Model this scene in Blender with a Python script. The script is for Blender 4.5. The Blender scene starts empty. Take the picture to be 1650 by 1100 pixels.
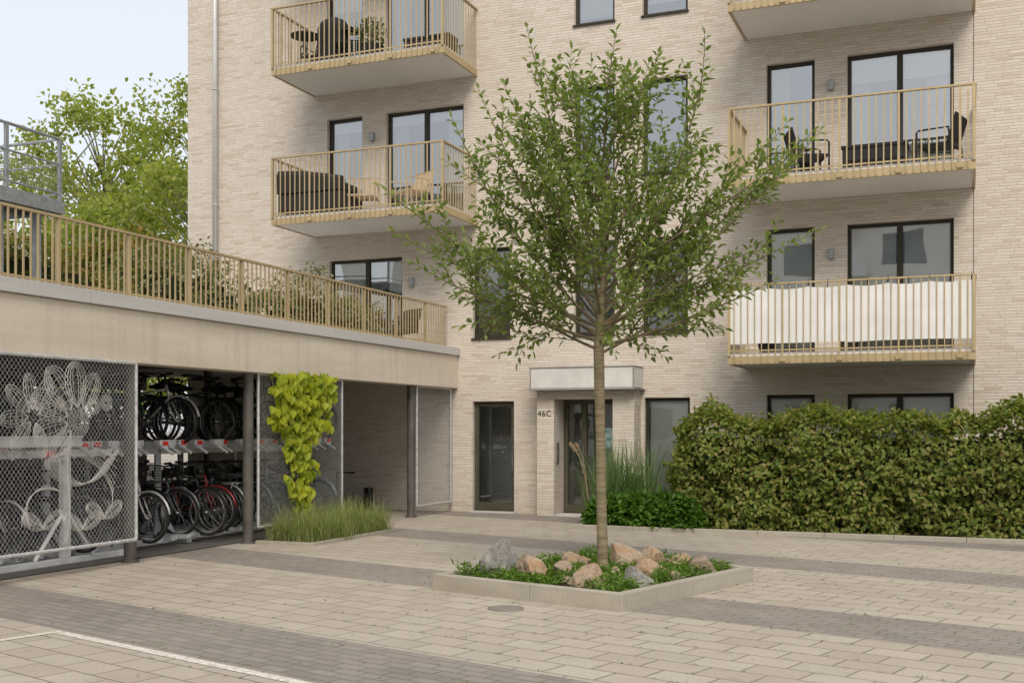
import bpy, math, random
import numpy as np
from mathutils import Vector, Quaternion, noise as mnoise
random.seed(7); rng=np.random.default_rng(7)
scene=bpy.context.scene
D=20.5
# ------------------------------------------------------------------ helpers
WO={}
def link(o): scene.collection.objects.link(o)
def register(o,parent,origin):
    link(o)
    if parent is not None:
        o.parent=parent
        po=WO.get(parent.name,Vector((0,0,0)))
        o.location=Vector(origin)-po
    else: o.location=Vector(origin)
    WO[o.name]=Vector(origin)
def empty(name,origin,label=None,cat=None,parent=None,group=None):
    o=bpy.data.objects.new(name,None); o.empty_display_size=.3
    register(o,parent,origin)
    if label:o["label"]=label
    if cat:o["category"]=cat
    if group:o["group"]=group
    return o
def tag(o,label=None,cat=None,kind=None,group=None):
    if label:o["label"]=label
    if cat:o["category"]=cat
    if kind:o["kind"]=kind
    if group:o["group"]=group
    return o
class MB:
    def __init__(s): s.v=[];s.f=[]
    def quad(s,a,b,c,d):
        n=len(s.v); s.v+= [a,b,c,d]; s.f.append((n,n+1,n+2,n+3))
    def box(s,x0,y0,z0,x1,y1,z1):
        n=len(s.v)
        s.v+=[(x0,y0,z0),(x1,y0,z0),(x1,y1,z0),(x0,y1,z0),(x0,y0,z1),(x1,y0,z1),(x1,y1,z1),(x0,y1,z1)]
        for f in ((0,3,2,1),(4,5,6,7),(0,1,5,4),(1,2,6,5),(2,3,7,6),(3,0,4,7)): s.f.append(tuple(n+i for i in f))
        return s
    def tube(s,path,r,n=6,closed=False,cap=True):
        P=[Vector(p) for p in path]; m=len(P)
        R=r if isinstance(r,(list,tuple)) else [r]*m
        base=len(s.v); up=None
        for i,p in enumerate(P):
            if closed: t=(P[(i+1)%m]-P[i-1])
            else: t=(P[min(i+1,m-1)]-P[max(i-1,0)])
            if t.length<1e-9: t=Vector((0,0,1))
            t.normalize()
            if up is None:
                a=Vector((0,0,1)) if abs(t.z)<.9 else Vector((1,0,0))
                up=(a-t*a.dot(t)).normalized()
            else:
                up=up-t*up.dot(t)
                if up.length<1e-6: up=t.orthogonal()
                up.normalize()
            w=t.cross(up)
            for k in range(n):
                an=2*math.pi*k/n+math.pi/n
                q=p+(up*math.cos(an)+w*math.sin(an))*R[i]
                s.v.append(tuple(q))
        for i in range(m if closed else m-1):
            j=(i+1)%m
            for k in range(n):
                k2=(k+1)%n
                s.f.append((base+i*n+k,base+i*n+k2,base+j*n+k2,base+j*n+k))
        if cap and not closed:
            s.f.append(tuple(base+k for k in range(n))[::-1])
            s.f.append(tuple(base+(m-1)*n+k for k in range(n)))
        return s
    def ring(s,c,rad,r,axis='y',seg=28,n=6):
        pts=[]
        for i in range(seg):
            a=2*math.pi*i/seg; u,v=math.cos(a)*rad,math.sin(a)*rad
            if axis=='y': pts.append((c[0]+u,c[1],c[2]+v))
            elif axis=='x': pts.append((c[0],c[1]+u,c[2]+v))
            else: pts.append((c[0]+u,c[1]+v,c[2]))
        return s.tube(pts,r,n,closed=True)
    def obj(s,name,mat,parent=None,origin=(0,0,0),smooth=False,bevel=0,local=False):
        me=bpy.data.meshes.new(name)
        o0=Vector(origin)
        vs=s.v if local else [(v[0]-o0.x,v[1]-o0.y,v[2]-o0.z) for v in s.v]
        me.from_pydata(vs,[],s.f); me.update()
        if mat: me.materials.append(mat)
        if smooth: me.polygons.foreach_set("use_smooth",[True]*len(me.polygons))
        o=bpy.data.objects.new(name,me)
        if local:
            link(o)
            if parent: o.parent=parent
            o.location=origin if parent is None else (0,0,0)
            WO[o.name]=Vector(origin)
        else: register(o,parent,origin)
        if bevel:
            b=o.modifiers.new("b",'BEVEL'); b.width=bevel; b.segments=2; b.limit_method='ANGLE'
        return o
def npobj(name,V,F,mat,parent=None,origin=(0,0,0),smooth=False):
    me=bpy.data.meshes.new(name)
    V=np.asarray(V,dtype=np.float32).reshape(-1,3)-np.array(origin,dtype=np.float32)
    F=np.asarray(F,dtype=np.int32); k=F.shape[1]
    me.vertices.add(len(V)); me.vertices.foreach_set("co",V.ravel())
    me.loops.add(F.size); me.loops.foreach_set("vertex_index",F.ravel())
    me.polygons.add(len(F)); me.polygons.foreach_set("loop_start",np.arange(0,F.size,k,dtype=np.int32))
    me.polygons.foreach_set("loop_total",np.full(len(F),k,dtype=np.int32))
    me.update(calc_edges=True); me.validate()
    me.materials.append(mat)
    o=bpy.data.objects.new(name,me); register(o,parent,origin); return o
def nrm(a): return a/np.maximum(np.linalg.norm(a,axis=-1,keepdims=True),1e-9)
def leafgeo(P,Dr,N,L,W,droop=.12):
    Dr=nrm(Dr); S=nrm(np.cross(Dr,N)); N2=np.cross(S,Dr)
    L=L[:,None];W=W[:,None]
    b=P; t=P+Dr*L-N2*L*droop
    l1=P+Dr*L*.3+S*W*.46+N2*W*.16; l2=P+Dr*L*.66+S*W*.38+N2*W*.10
    r1=P+Dr*L*.3-S*W*.46+N2*W*.16; r2=P+Dr*L*.66-S*W*.38+N2*W*.10
    V=np.stack([b,l1,l2,t,r2,r1],axis=1)
    n=len(P); o=np.arange(n)[:,None]*6
    F=np.concatenate([o+np.array([[0,1,2,3]]),o+np.array([[3,4,5,0]])])
    return V.reshape(-1,3),F
def leaves(name,P,Dr,N,L,W,mat,parent=None,origin=(0,0,0),droop=.12):
    V,F=leafgeo(np.asarray(P,float),np.asarray(Dr,float),np.asarray(N,float),np.asarray(L,float),np.asarray(W,float),droop)
    return npobj(name,V,F,mat,parent,origin)
def blades(name,P,az,lean,H,W,mat,parent=None,origin=(0,0,0),segs=5,curl=1.6):
    n=len(P); hd=np.stack([np.cos(az),np.sin(az),np.zeros(n)],1); sd=np.stack([-np.sin(az),np.cos(az),np.zeros(n)],1)
    Vs=[]
    p=P.copy()
    for i in range(segs+1):
        t=i/segs
        w=(W*(1-t**1.5)*.5+.0004)[:,None]
        Vs+= [p-sd*w,p+sd*w]
        a=(lean*(.25+curl*t))[:,None]
        p=p+(hd*np.sin(a)+np.array([0,0,1])*np.cos(a))*(H/segs)[:,None]
    V=np.stack(Vs,1); m=2*(segs+1); o=np.arange(n)[:,None]*m
    F=np.concatenate([o+np.array([[2*i,2*i+1,2*i+3,2*i+2]]) for i in range(segs)])
    return npobj(name,V,F,mat,parent,origin)
# ------------------------------------------------------------------ materials
class NT:
    def __init__(s,name):
        s.m=bpy.data.materials.new(name); s.m.use_nodes=True; s.t=s.m.node_tree; s.t.nodes.clear()
        s.out=s.n('ShaderNodeOutputMaterial')
    def n(s,typ,**kw):
        x=s.t.nodes.new(typ)
        for k,v in kw.items(): setattr(x,k,v)
        return x
    def l(s,a,b): s.t.links.new(a,b)
    def setin(s,sock,v):
        if isinstance(v,bpy.types.NodeSocket): s.l(v,sock)
        elif v is not None: sock.default_value=v
    def math(s,op,a,b=None,c=None):
        x=s.n('ShaderNodeMath',operation=op); s.setin(x.inputs[0],a); s.setin(x.inputs[1],b)
        if c is not None: s.setin(x.inputs[2],c)
        return x.outputs[0]
    def mix(s,f,a,b,mode='MIX'):
        x=s.n('ShaderNodeMix',data_type='RGBA',blend_type=mode)
        s.setin(x.inputs[0],f)
        for i,v in ((6,a),(7,b)):
            if isinstance(v,tuple) and len(v)==3: v=v+(1,)
            s.setin(x.inputs[i],v)
        return x.outputs[2]
    def noise(s,vec,scale,detail=4,rough=.55):
        x=s.n('ShaderNodeTexNoise'); x.inputs['Scale'].default_value=scale; x.inputs['Detail'].default_value=detail
        x.inputs['Roughness'].default_value=rough
        if vec is not None: s.l(vec,x.inputs['Vector'])
        return x.outputs['Fac']
    def ramp(s,f,stops):
        x=s.n('ShaderNodeValToRGB'); e=x.color_ramp.elements
        while len(e)<len(stops): e.new(.5)
        for i,(p,c) in enumerate(stops): e[i].position=p; e[i].color=tuple(c)+(1,) if len(c)==3 else c
        s.l(f,x.inputs[0]); return x.outputs[0]
    def mr(s,v,a,b,c,d):
        x=s.n('ShaderNodeMapRange'); s.setin(x.inputs[0],v)
        for i,q in enumerate((a,b,c,d)): s.setin(x.inputs[i+1],q)
        return x.outputs[0]
    def coords(s): 
        x=s.n('ShaderNodeTexCoord'); return x.outputs['Object']
    def bsdf(s,col,rough=.8,metal=0,bump=None,bstr=.3,bdist=.01,spec=.3):
        b=s.n('ShaderNodeBsdfPrincipled')
        if isinstance(col,tuple) and len(col)==3: col=col+(1,)
        s.setin(b.inputs['Base Color'],col); s.setin(b.inputs['Roughness'],rough); s.setin(b.inputs['Metallic'],metal)
        b.inputs['Specular IOR Level'].default_value=spec
        if bump is not None:
            u=s.n('ShaderNodeBump'); u.inputs['Strength'].default_value=bstr; u.inputs['Distance'].default_value=bdist
            s.l(bump,u.inputs['Height']); s.l(u.outputs[0],b.inputs['Normal'])
        s.l(b.outputs[0],s.out.inputs[0]); return b
    def world(s):
        x=s.n('ShaderNodeNewGeometry'); return x.outputs['Position']
def plain(name,col,rough=.6,metal=0,var=.15,scale=6,bump=.1,spec=.3,dist=.004):
    m=NT(name); c=m.coords(); f=m.noise(c,scale,2)
    a=tuple(x*(1-var) for x in col); b=tuple(min(1,x*(1+var)) for x in col)
    cc=m.mix(m.mr(f,.3,.7,0,1),a,b)
    m.bsdf(cc,m.mr(f,.3,.7,rough-.06,rough+.06),metal,m.noise(c,scale*8,2) if bump else None,bump,dist,spec)
    return m.m
def cells(m,u,v,w,h,mort,edge,rand=True):
    vh=m.math('DIVIDE',v,h); row=m.math('FLOOR',vh)
    if rand:
        wn=m.n('ShaderNodeTexWhiteNoise',noise_dimensions='1D'); m.l(row,wn.inputs['W']); off=wn.outputs['Value']
    else:
        off=m.math('MULTIPLY',m.math('PINGPONG',row,1.0),.5)
    uu=m.math('ADD',m.math('DIVIDE',u,w),off); col=m.math('FLOOR',uu)
    fu=m.math('MULTIPLY',m.math('FRACT',uu),w); fv=m.math('MULTIPLY',m.math('FRACT',vh),h)
    du=m.math('MINIMUM',fu,m.math('SUBTRACT',w,fu)); dv=m.math('MINIMUM',fv,m.math('SUBTRACT',h,fv))
    mk=m.mr(m.math('MINIMUM',du,dv),mort/2,mort/2+edge,0,1)
    cb=m.n('ShaderNodeCombineXYZ'); m.l(col,cb.inputs[0]); m.l(row,cb.inputs[1])
    w2=m.n('ShaderNodeTexWhiteNoise',noise_dimensions='2D'); m.l(cb.outputs[0],w2.inputs['Vector'])
    return mk,w2.outputs['Value'],w2.outputs['Color']
def brickmat(name):
    m=NT(name); p=m.world(); sx=m.n('ShaderNodeSeparateXYZ'); m.l(p,sx.inputs[0])
    u=m.math('ADD',sx.outputs[0],sx.outputs[1])
    mk,r,_=cells(m,u,sx.outputs[2],.26,.052,.009,.003)
    c=m.ramp(r,[(0,(.485,.40,.325)),(.10,(.55,.475,.40)),(.3,(.595,.53,.455)),(.6,(.615,.555,.48)),(.88,(.65,.595,.52)),(1,(.555,.475,.395))])
    f=m.noise(p,.5,3); f2=m.noise(p,14,3)
    c=m.mix(m.mr(f2,.3,.7,0,.20),c,(.51,.455,.39))
    c=m.mix(m.mr(f,.35,.7,0,.22),c,(.65,.605,.54))
    mort=m.mix(m.mr(f2,.3,.7,0,1),(.43,.385,.33),(.51,.46,.40))
    c=m.mix(mk,mort,c)
    mp=m.n('ShaderNodeMapping'); m.l(p,mp.inputs[0]); mp.inputs['Scale'].default_value=(2.2,2.2,.16)
    sg=m.noise(mp.outputs[0],1.0,4,.6); c=m.mix(m.mr(sg,.52,.75,0,.18),c,(.41,.37,.32))
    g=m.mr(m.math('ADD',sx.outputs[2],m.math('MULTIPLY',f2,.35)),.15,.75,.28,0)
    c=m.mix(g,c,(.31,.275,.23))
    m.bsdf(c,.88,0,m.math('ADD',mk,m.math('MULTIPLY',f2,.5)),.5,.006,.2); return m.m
M={}
M['brick']=brickmat('pale_long_brick')
def groundmat():
    m=NT('courtyard_paving'); p=m.world(); sx=m.n('ShaderNodeSeparateXYZ'); m.l(p,sx.inputs[0])
    X,Y=sx.outputs[0],sx.outputs[1]
    S=m.math('SUBTRACT',m.math('MULTIPLY',X,.9595),m.math('MULTIPLY',Y,.2821))
    V=m.math('ADD',m.math('MULTIPLY',X,.2821),m.math('MULTIPLY',Y,.9595))
    k1,r1,_=cells(m,S,V,.42,.28,.010,.006,False)
    k2,r2,_=cells(m,S,V,.24,.12,.010,.005,False)
    f=m.noise(p,1.1,5); f2=m.noise(p,30,4,.7); f3=m.noise(p,.25,3); f4=m.noise(p,5,5,.65)
    c1=m.ramp(r1,[(0,(.40,.345,.28)),(.35,(.445,.39,.322)),(.7,(.475,.423,.355)),(1,(.415,.366,.31))])
    c2=m.ramp(r2,[(0,(.195,.176,.158)),(.4,(.235,.213,.192)),(.75,(.268,.243,.219)),(1,(.215,.20,.183))])
    j1=m.mix(m.mr(f4,.45,.62,0,1),(.19,.165,.135),(.12,.125,.07))
    j2=m.mix(m.mr(f4,.45,.62,0,1),(.145,.13,.115),(.10,.105,.065))
    c1=m.mix(k1,j1,c1); c2=m.mix(k2,j2,c2)
    t=m.math('MODULO',m.math('ADD',m.math('SUBTRACT',V,4.98),372),3.72)
    band=m.math('LESS_THAN',t,1.12)
    c=m.mix(band,c1,c2)
    c=m.mix(m.mr(f,.35,.7,0,.32),c,(.31,.27,.225))
    c=m.mix(m.mr(f3,.4,.65,0,.22),c,(.49,.44,.375))
    c=m.mix(m.mr(f2,.35,.72,0,.30),c,(.23,.20,.165))
    st=m.mr(f4,.58,.70,0,.40); c=m.mix(st,c,(.22,.195,.16))
    mk=m.mix(band,k1,k2)
    h=m.math('ADD',mk,m.math('MULTIPLY',f2,.35))
    rr=m.mix(band,r1,r2); h=m.math('ADD',h,m.math('MULTIPLY',rr,.25))
    m.bsdf(c,.85,0,h,.45,.008,.25); return m.m
M['ground']=groundmat()
def concrete(name,a,b,streak=True,sc=1.2):
    m=NT(name); p=m.world(); mp=m.n('ShaderNodeMapping'); m.l(p,mp.inputs[0]); mp.inputs['Scale'].default_value=(1,.25,2.4)
    f=m.noise(mp.outputs[0],sc,6,.6); f2=m.noise(p,18,5,.7); f3=m.noise(p,60,2)
    c=m.mix(m.mr(f,.3,.7,0,1),a,b)
    c=m.mix(m.mr(f2,.35,.75,0,.25),c,tuple(x*.68 for x in a))
    if streak:
        mp2=m.n('ShaderNodeMapping'); m.l(p,mp2.inputs[0]); mp2.inputs['Scale'].default_value=(6,6,.5)
        g=m.noise(mp2.outputs[0],1.0,5,.6); c=m.mix(m.mr(g,.50,.75,0,.42),c,tuple(x*.6 for x in b))
        pit=m.mr(f3,.68,.75,0,.6); c=m.mix(pit,c,tuple(x*.35 for x in a))
    m.bsdf(c,.85,0,m.math('ADD',f2,m.math('MULTIPLY',f3,.3)),.25,.006,.25); return m.m
M['beam']=concrete('warm_concrete',(.55,.48,.38),(.68,.615,.515))
M['coping']=concrete('grey_coping',(.47,.46,.44),(.58,.56,.53),False)
M['slab']=concrete('balcony_concrete',(.74,.73,.71),(.82,.81,.79),False)
M['soffit']=concrete('pale_bounce_soffit',(.58,.56,.52),(.68,.66,.62),False)
M['kerb']=concrete('kerb_concrete',(.32,.29,.235),(.45,.415,.35))
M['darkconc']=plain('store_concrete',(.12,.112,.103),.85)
M['gold']=plain('champagne_paint',(.44,.345,.195),.40,.2,.08,3,0,.4)
M['frame']=plain('bronze_frame',(.042,.037,.026),.45,.3,.15,4,0)
M['oppglass']=plain('distant_window',(.16,.18,.19),.3,0,.2,1,0)
M['doorframe']=plain('olive_door_frame',(.085,.08,.052),.45,.2,.12,4,0)
M['dark']=plain('dark_metal',(.03,.03,.03),.45,.4,bump=0)
M['post']=plain('brown_steel',(.12,.11,.10),.5,.3,.2,5,0)
M['drain']=plain('drain_iron',(.24,.215,.185),.7,.1,.2,9,.1)
M['galv']=plain('galvanised_steel',(.52,.53,.53),.45,.4,.18,12,0)
M['canopy']=plain('canopy_panel_grey',(.56,.55,.52),.6,0,.10,3,0,.15)
M['canframe']=plain('canopy_frame_grey',(.30,.29,.27),.6,0,.10,3,0,.2)
M['rack']=plain('pale_rack_steel',(.60,.61,.61),.5,.1,.12,6,0)
M['galvd']=plain('stair_grey',(.30,.32,.33),.5,.4,.2,8,0)
M['white']=plain('white_render',(.78,.76,.71),.7,0,.05,.3,0)
M['orn']=plain('ornament_wire',(.60,.59,.56),.6,0,.06,5,0)
M['pipe']=plain('grey_pipe',(.58,.59,.59),.4,.3,.06,3,0)
M['blind']=plain('blind_slat',(.84,.83,.79),.6,0,.03,2,0)
M['curtain']=plain('pale_curtain',(.74,.72,.67),.85,0,.06,3,0)
M['fabric']=plain('white_screen_fabric',(.70,.70,.685),.85,0,.07,2.5,0)
M['wicker']=plain('black_wicker',(.025,.023,.021),.6,0,.3,40,.3)
M['cover']=plain('dark_furniture_cover',(.045,.040,.036),.75,0,.2,4,.3,.2,.02)
M['rattan']=plain('rattan',(.50,.39,.26),.6,0,.2,20,.2)
M['plume']=plain('tan_plume',(.36,.27,.16),.8,0,.15,20,0)
M['rubber']=plain('tyre_rubber',(.022,.022,.022),.8,bump=0)
M['steel']=plain('bike_steel',(.42,.42,.43),.35,.8,.1,bump=0)
M['red']=plain('red_reflector',(.70,.03,.02),.4,0,.1,bump=0)
M['soil']=plain('soil',(.055,.040,.028),.95,0,.4,18,.6,.1,.02)
M['wood']=plain('weathered_wood',(.20,.145,.09),.75,0,.25,9,.2)
M['intercom']=plain('intercom_steel',(.30,.30,.29),.35,.7)
def leafmat(name,cols,trans=.35,rough=.5,clump=1.2,spec=.3,dk=.45):
    m=NT(name); g=m.n('ShaderNodeNewGeometry'); r=g.outputs['Random Per Island']
    n=len(cols); c=m.ramp(r,[(i/(n-1),cols[i]) for i in range(n)])
    f=m.noise(g.outputs['Position'],clump,2)
    c=m.mix(m.mr(f,.35,.68,.0,dk),c,tuple(x*.5 for x in cols[n//2]))
    b=m.n('ShaderNodeBsdfPrincipled'); m.l(c,b.inputs['Base Color']); b.inputs['Roughness'].default_value=rough
    b.inputs['Specular IOR Level'].default_value=spec
    t=m.n('ShaderNodeBsdfTranslucent'); c2=m.mix(1.0,c,(1.5,1.7,.7),'MULTIPLY'); m.l(c2,t.inputs[0])
    x=m.n('ShaderNodeMixShader'); x.inputs[0].default_value=trans; m.l(b.outputs[0],x.inputs[1]); m.l(t.outputs[0],x.inputs[2])
    m.l(x.outputs[0],m.out.inputs[0]); return m.m
M['leaf']=leafmat('cherry_leaf',[(.115,.16,.045),(.15,.20,.055),(.20,.25,.068),(.16,.215,.06),(.25,.29,.09)],.42,.42,dk=.12,spec=.4)
M['hedge']=leafmat('hedge_leaf',[(.09,.145,.028),(.14,.195,.035),(.185,.235,.045),(.24,.265,.06),(.30,.25,.09),(.16,.21,.04)],.40,.5,1.6,dk=.35)
M['shrub']=leafmat('shrub_leaf',[(.06,.14,.02),(.09,.19,.025),(.12,.23,.035)],.35,.45,2)
M['climb']=leafmat('climber_leaf',[(.33,.38,.03),(.46,.48,.035),(.25,.33,.028),(.54,.53,.05),(.40,.43,.03)],.45,.5,3,dk=.28)
M['birch']=leafmat('birch_leaf',[(.18,.22,.055),(.26,.30,.075),(.32,.35,.09),(.42,.40,.11)],.5,.5,.35,dk=.32)
M['autumn']=leafmat('autumn_hedge_leaf',[(.09,.14,.03),(.14,.19,.035),(.28,.16,.04),(.12,.16,.03),(.34,.24,.05)],.35,.5,1.0,dk=.35)
M['terr']=leafmat('terrace_leaf',[(.12,.14,.05),(.17,.19,.07),(.21,.22,.10),(.27,.22,.13)],.3,.6,1.5,dk=.35)
M['grass']=leafmat('grass_blade',[(.17,.23,.065),(.24,.30,.095),(.31,.34,.13),(.40,.38,.19)],.35,.5,1.5,dk=.2)
M['reed']=leafmat('reed_blade',[(.09,.17,.06),(.14,.22,.08),(.20,.27,.11)],.3,.5,1.5,dk=.25)
M['junip']=leafmat('ground_cover_leaf',[(.09,.17,.025),(.13,.23,.03),(.17,.28,.045)],.3,.5,4,dk=.3)
M['fallen']=leafmat('fallen_leaf',[(.30,.22,.08),(.22,.20,.06),(.26,.14,.05)],.1,.7,4)
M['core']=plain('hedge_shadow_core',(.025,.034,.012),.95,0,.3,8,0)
def bark():
    m=NT('cherry_bark'); p=m.world(); mp=m.n('ShaderNodeMapping'); m.l(p,mp.inputs[0]); mp.inputs['Scale'].default_value=(3,3,34)
    f=m.noise(mp.outputs[0],1.2,5,.7); f2=m.noise(p,9,4)
    c=m.ramp(f,[(.3,(.08,.058,.034)),(.46,(.19,.145,.09)),(.60,(.30,.24,.155)),(.75,(.12,.09,.055))])
    c=m.mix(m.mr(f2,.42,.62,0,.6),c,(.17,.165,.085)); m.bsdf(c,.8,0,f,.6,.01); return m.m
M['bark']=bark()
M['twig']=plain('twig_bark',(.16,.13,.075),.8,0,.3,9,0)
M['twigl']=plain('pale_bark',(.30,.27,.21),.8,0,.3,3,0)
def rockmat(name,a,b,c3):
    m=NT(name); p=m.world(); f=m.noise(p,5,6,.65); f2=m.noise(p,22,5,.7)
    c=m.mix(m.mr(f,.38,.62,0,1),a,b); c=m.mix(m.mr(f2,.48,.66,0,.75),c,c3)
    m.bsdf(c,.85,0,m.math('ADD',f,f2),.7,.03); return m.m
M['rocko']=rockmat('ochre_rock',(.37,.235,.13),(.42,.345,.265),(.22,.155,.11))
M['rockb']=rockmat('pale_brown_rock',(.37,.30,.23),(.31,.23,.16),(.22,.185,.15))
M['rockg']=rockmat('grey_rock',(.22,.215,.20),(.36,.345,.32),(.14,.13,.115))
def glass(name,tr,tint=(.80,.84,.82,1)):
    m=NT(name); g=m.n('ShaderNodeBsdfGlossy'); g.inputs['Roughness'].default_value=.01; g.inputs[0].default_value=(.95,.97,.98,1)
    t=m.n('ShaderNodeBsdfTransparent'); t.inputs[0].default_value=tint
    lw=m.n('ShaderNodeFresnel'); lw.inputs[0].default_value=1.6
    p=m.world(); f=m.noise(p,.8,1); u=m.n('ShaderNodeBump'); u.inputs['Strength'].default_value=.07; u.inputs['Distance'].default_value=.05
    m.l(f,u.inputs['Height']); m.l(u.outputs[0],g.inputs['Normal'])
    fac=m.math('ADD',m.math('MULTIPLY',lw.outputs[0],1.2),tr)
    x=m.n('ShaderNodeMixShader'); m.l(fac,x.inputs[0]); m.l(t.outputs[0],x.inputs[1]); m.l(g.outputs[0],x.inputs[2])
    m.l(x.outputs[0],m.out.inputs[0]); return m.m
M['glass']=glass('window_glass',.30)
M['clear']=glass('door_glass',.08,(.92,.95,.93,1))
def poster():
    m=NT('notice_paper'); p=m.coords(); f=m.noise(p,9,3); c=m.ramp(f,[(.4,(.12,.28,.33)),(.5,(.35,.5,.5)),(.6,(.6,.6,.52))]); m.bsdf(c,.6); return m.m
M['poster']=poster()
def linepaint():
    m=NT('worn_white_line'); p=m.world(); f=m.noise(p,25,6,.75); c=m.mix(m.mr(f,.42,.6,0,1),(.72,.70,.65),(.45,.40,.33)); m.bsdf(c,.8,0,f,.2,.003); return m.m
M['paint']=linepaint()
# ------------------------------------------------------------------ world, sun, camera
SAZ,SEL=156,44
w=bpy.data.worlds.new("World"); scene.world=w; w.use_nodes=True
nt=w.node_tree; bg=nt.nodes['Background']; sky=nt.nodes.new('ShaderNodeTexSky'); sky.sky_type='NISHITA'; sky.sun_disc=False
sky.sun_elevation=math.radians(SEL); sky.sun_rotation=math.radians(SAZ); sky.dust_density=3.0; sky.air_density=1.0; sky.ozone_density=1.0
mx=nt.nodes.new('ShaderNodeMix'); mx.data_type='RGBA'; mx.inputs[0].default_value=.70
nt.links.new(sky.outputs[0],mx.inputs[6]); mx.inputs[7].default_value=(7.2,7.35,7.5,1)   # thin high haze
nt.links.new(mx.outputs[2],bg.inputs[0]); bg.inputs[1].default_value=.15
sd=bpy.data.lights.new('sun','SUN'); sd.energy=2.4; sd.angle=math.radians(28); sd.color=(1,.91,.79)
so=bpy.data.objects.new('sun',sd); link(so)
az=math.radians(SAZ); el=math.radians(SEL); sv=Vector((math.sin(az)*math.cos(el),math.cos(az)*math.cos(el),math.sin(el)))
so.rotation_euler=sv.to_track_quat('Z','Y').to_euler(); so.location=(0,-5,20)
cd=bpy.data.cameras.new('camera'); cam=bpy.data.objects.new('camera',cd); link(cam); scene.camera=cam
cam.location=(0,0,1.65); cam.rotation_euler=(math.radians(90),0,math.radians(22)); cd.lens=39.82; cd.sensor_width=36; cd.shift_y=.0848
cd.clip_start=.1; cd.clip_end=2000
scene.view_settings.view_transform='Standard'; scene.view_settings.look='None'; scene.view_settings.exposure=0
# ------------------------------------------------------------------ ground
g=MB(); g.quad((-400,-400,0),(400,-400,0),(400,400,0),(-400,400,0))
tag(g.obj('pavement',M['ground']),"beige concrete block paving with darker cross bands",None,"structure")
def SV(s,v,z=0): return (s*.9595+v*.2821,-s*.2821+v*.9595,z)
l=MB(); l.quad(SV(-8.55,4.86,.004),SV(-1.5,4.86,.004),SV(-1.5,4.95,.004),SV(-8.55,4.95,.004))
l.quad(SV(-8.64,4.2,.004),SV(-8.56,4.2,.004),SV(-8.56,4.95,.004),SV(-8.64,4.95,.004))
tag(l.obj('painted_line',M['paint']),"worn white painted parking line on paving",None,"structure")
mc=MB(); mc.tube([(-3.94,9.6,.001),(-3.94,9.6,.006)],.15,24); mc.ring((-3.94,9.6,.004),.165,.005,'z',24,4); o=mc.obj('manhole_cover',M['drain'],None,(-3.94,9.6,0)); tag(o,"small round metal drain cover in paving","manhole cover")
n=60; P=np.stack([rng.uniform(-9,3,n),rng.uniform(6,17,n),np.full(n,.012)],1)
P=np.concatenate([P,np.stack([rng.normal(-3.5,1.6,40),rng.normal(11.2,1.6,40),np.full(40,.012)],1)]); n=len(P)
o=leaves('fallen_leaves',P,np.stack([rng.normal(0,1,n),rng.normal(0,1,n),np.full(n,.05)],1),np.stack([rng.normal(0,.2,n),rng.normal(0,.2,n),np.ones(n)],1),rng.uniform(.03,.05,n),rng.uniform(.018,.026,n),M['fallen']); tag(o,"small dry fallen leaves scattered on paving","fallen leaves","stuff")
n=420; r_=rng.integers(17,52,n); V_=r_*.28+rng.normal(0,.006,n); S_=rng.normal(0,1,n)*2.6-5.6
P=np.stack([S_*.9595+V_*.2821,-S_*.2821+V_*.9595,np.full(n,.003)],1); P=P[(P[:,0]>-9)&(P[:,1]<17.4)]
P=np.repeat(P,4,axis=0)+rng.normal(0,.012,(len(P)*4,3))*np.array([1,1,0]); n=len(P)
o=leaves('joint_weeds',P,np.stack([rng.normal(0,1,n),rng.normal(0,1,n),rng.uniform(.1,.6,n)],1),np.stack([rng.normal(0,.4,n),rng.normal(0,.4,n),np.ones(n)],1),rng.uniform(.010,.024,n),rng.uniform(.005,.010,n),M['junip']); tag(o,"tiny green weeds growing in paving joints","weeds","stuff")
# ------------------------------------------------------------------ apartment building
B=empty('apartment_building',(-8,D,0),"pale brick apartment block with bronze windows and balconies","apartment building")
XL,XR,ZT=-16.0,10.0,17.5
ops=[]
F=2.95
for k in range(0,5):
    dz=F*k
    z1=2.25+dz
    if k==0:
        ops.append((-3.37,-2.53,.6,z1,1,.9,1)); ops.append((-1.98,-.246,.6,z1,2,.9,1)); ops.append((-5.62,-4.76,.40,2.22,1,1,1))
        ops.append((1.2,2.9,.6,z1,2,.5,1))
    else:
        zb=z1-2.30
        ops.append((-3.37,-2.53,zb,z1,1,[0,1,0,.6,.5][k],0)); ops.append((-1.98,-.246,zb,z1,2,[0,.95,.25,.7,.5][k],0))
        ops.append((-5.66,-4.80,z1-1.77,z1,1,[0,.6,.0,.85,.5][k],1)); ops.append((-7.00,-6.20,z1-1.77,z1,1,[0,.5,.4,.9,.4][k],1))
        ops.append((4.2,5.9,z1-1.77,z1,2,.5,1))
        if k==1:
            ops.append((-12.40,-10.69,3.17,5.14,2,.30,0)); ops.append((-9.12,-8.32,z1-1.77,z1,1,.4,1))
        else:
            ops.append((-12.45,-11.61,zb,z1-.06,1,[0,0,.12,.3,.3][k],0)); ops.append((-11.06,-9.32,zb,z1-.06,2,[0,0,.10,.25,.2][k],0))
doors=[(-9.12,-8.24,.03,2.18),(-7.25,-6.10,.03,2.20)]
allop=[(a[0],a[1],a[2],a[3]) for a in ops]+doors
xs=sorted(set([XL,XR]+[a[0] for a in allop]+[a[1] for a in allop])); zs=sorted(set([0,ZT]+[a[2] for a in allop]+[a[3] for a in allop]))
wm=MB()
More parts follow.
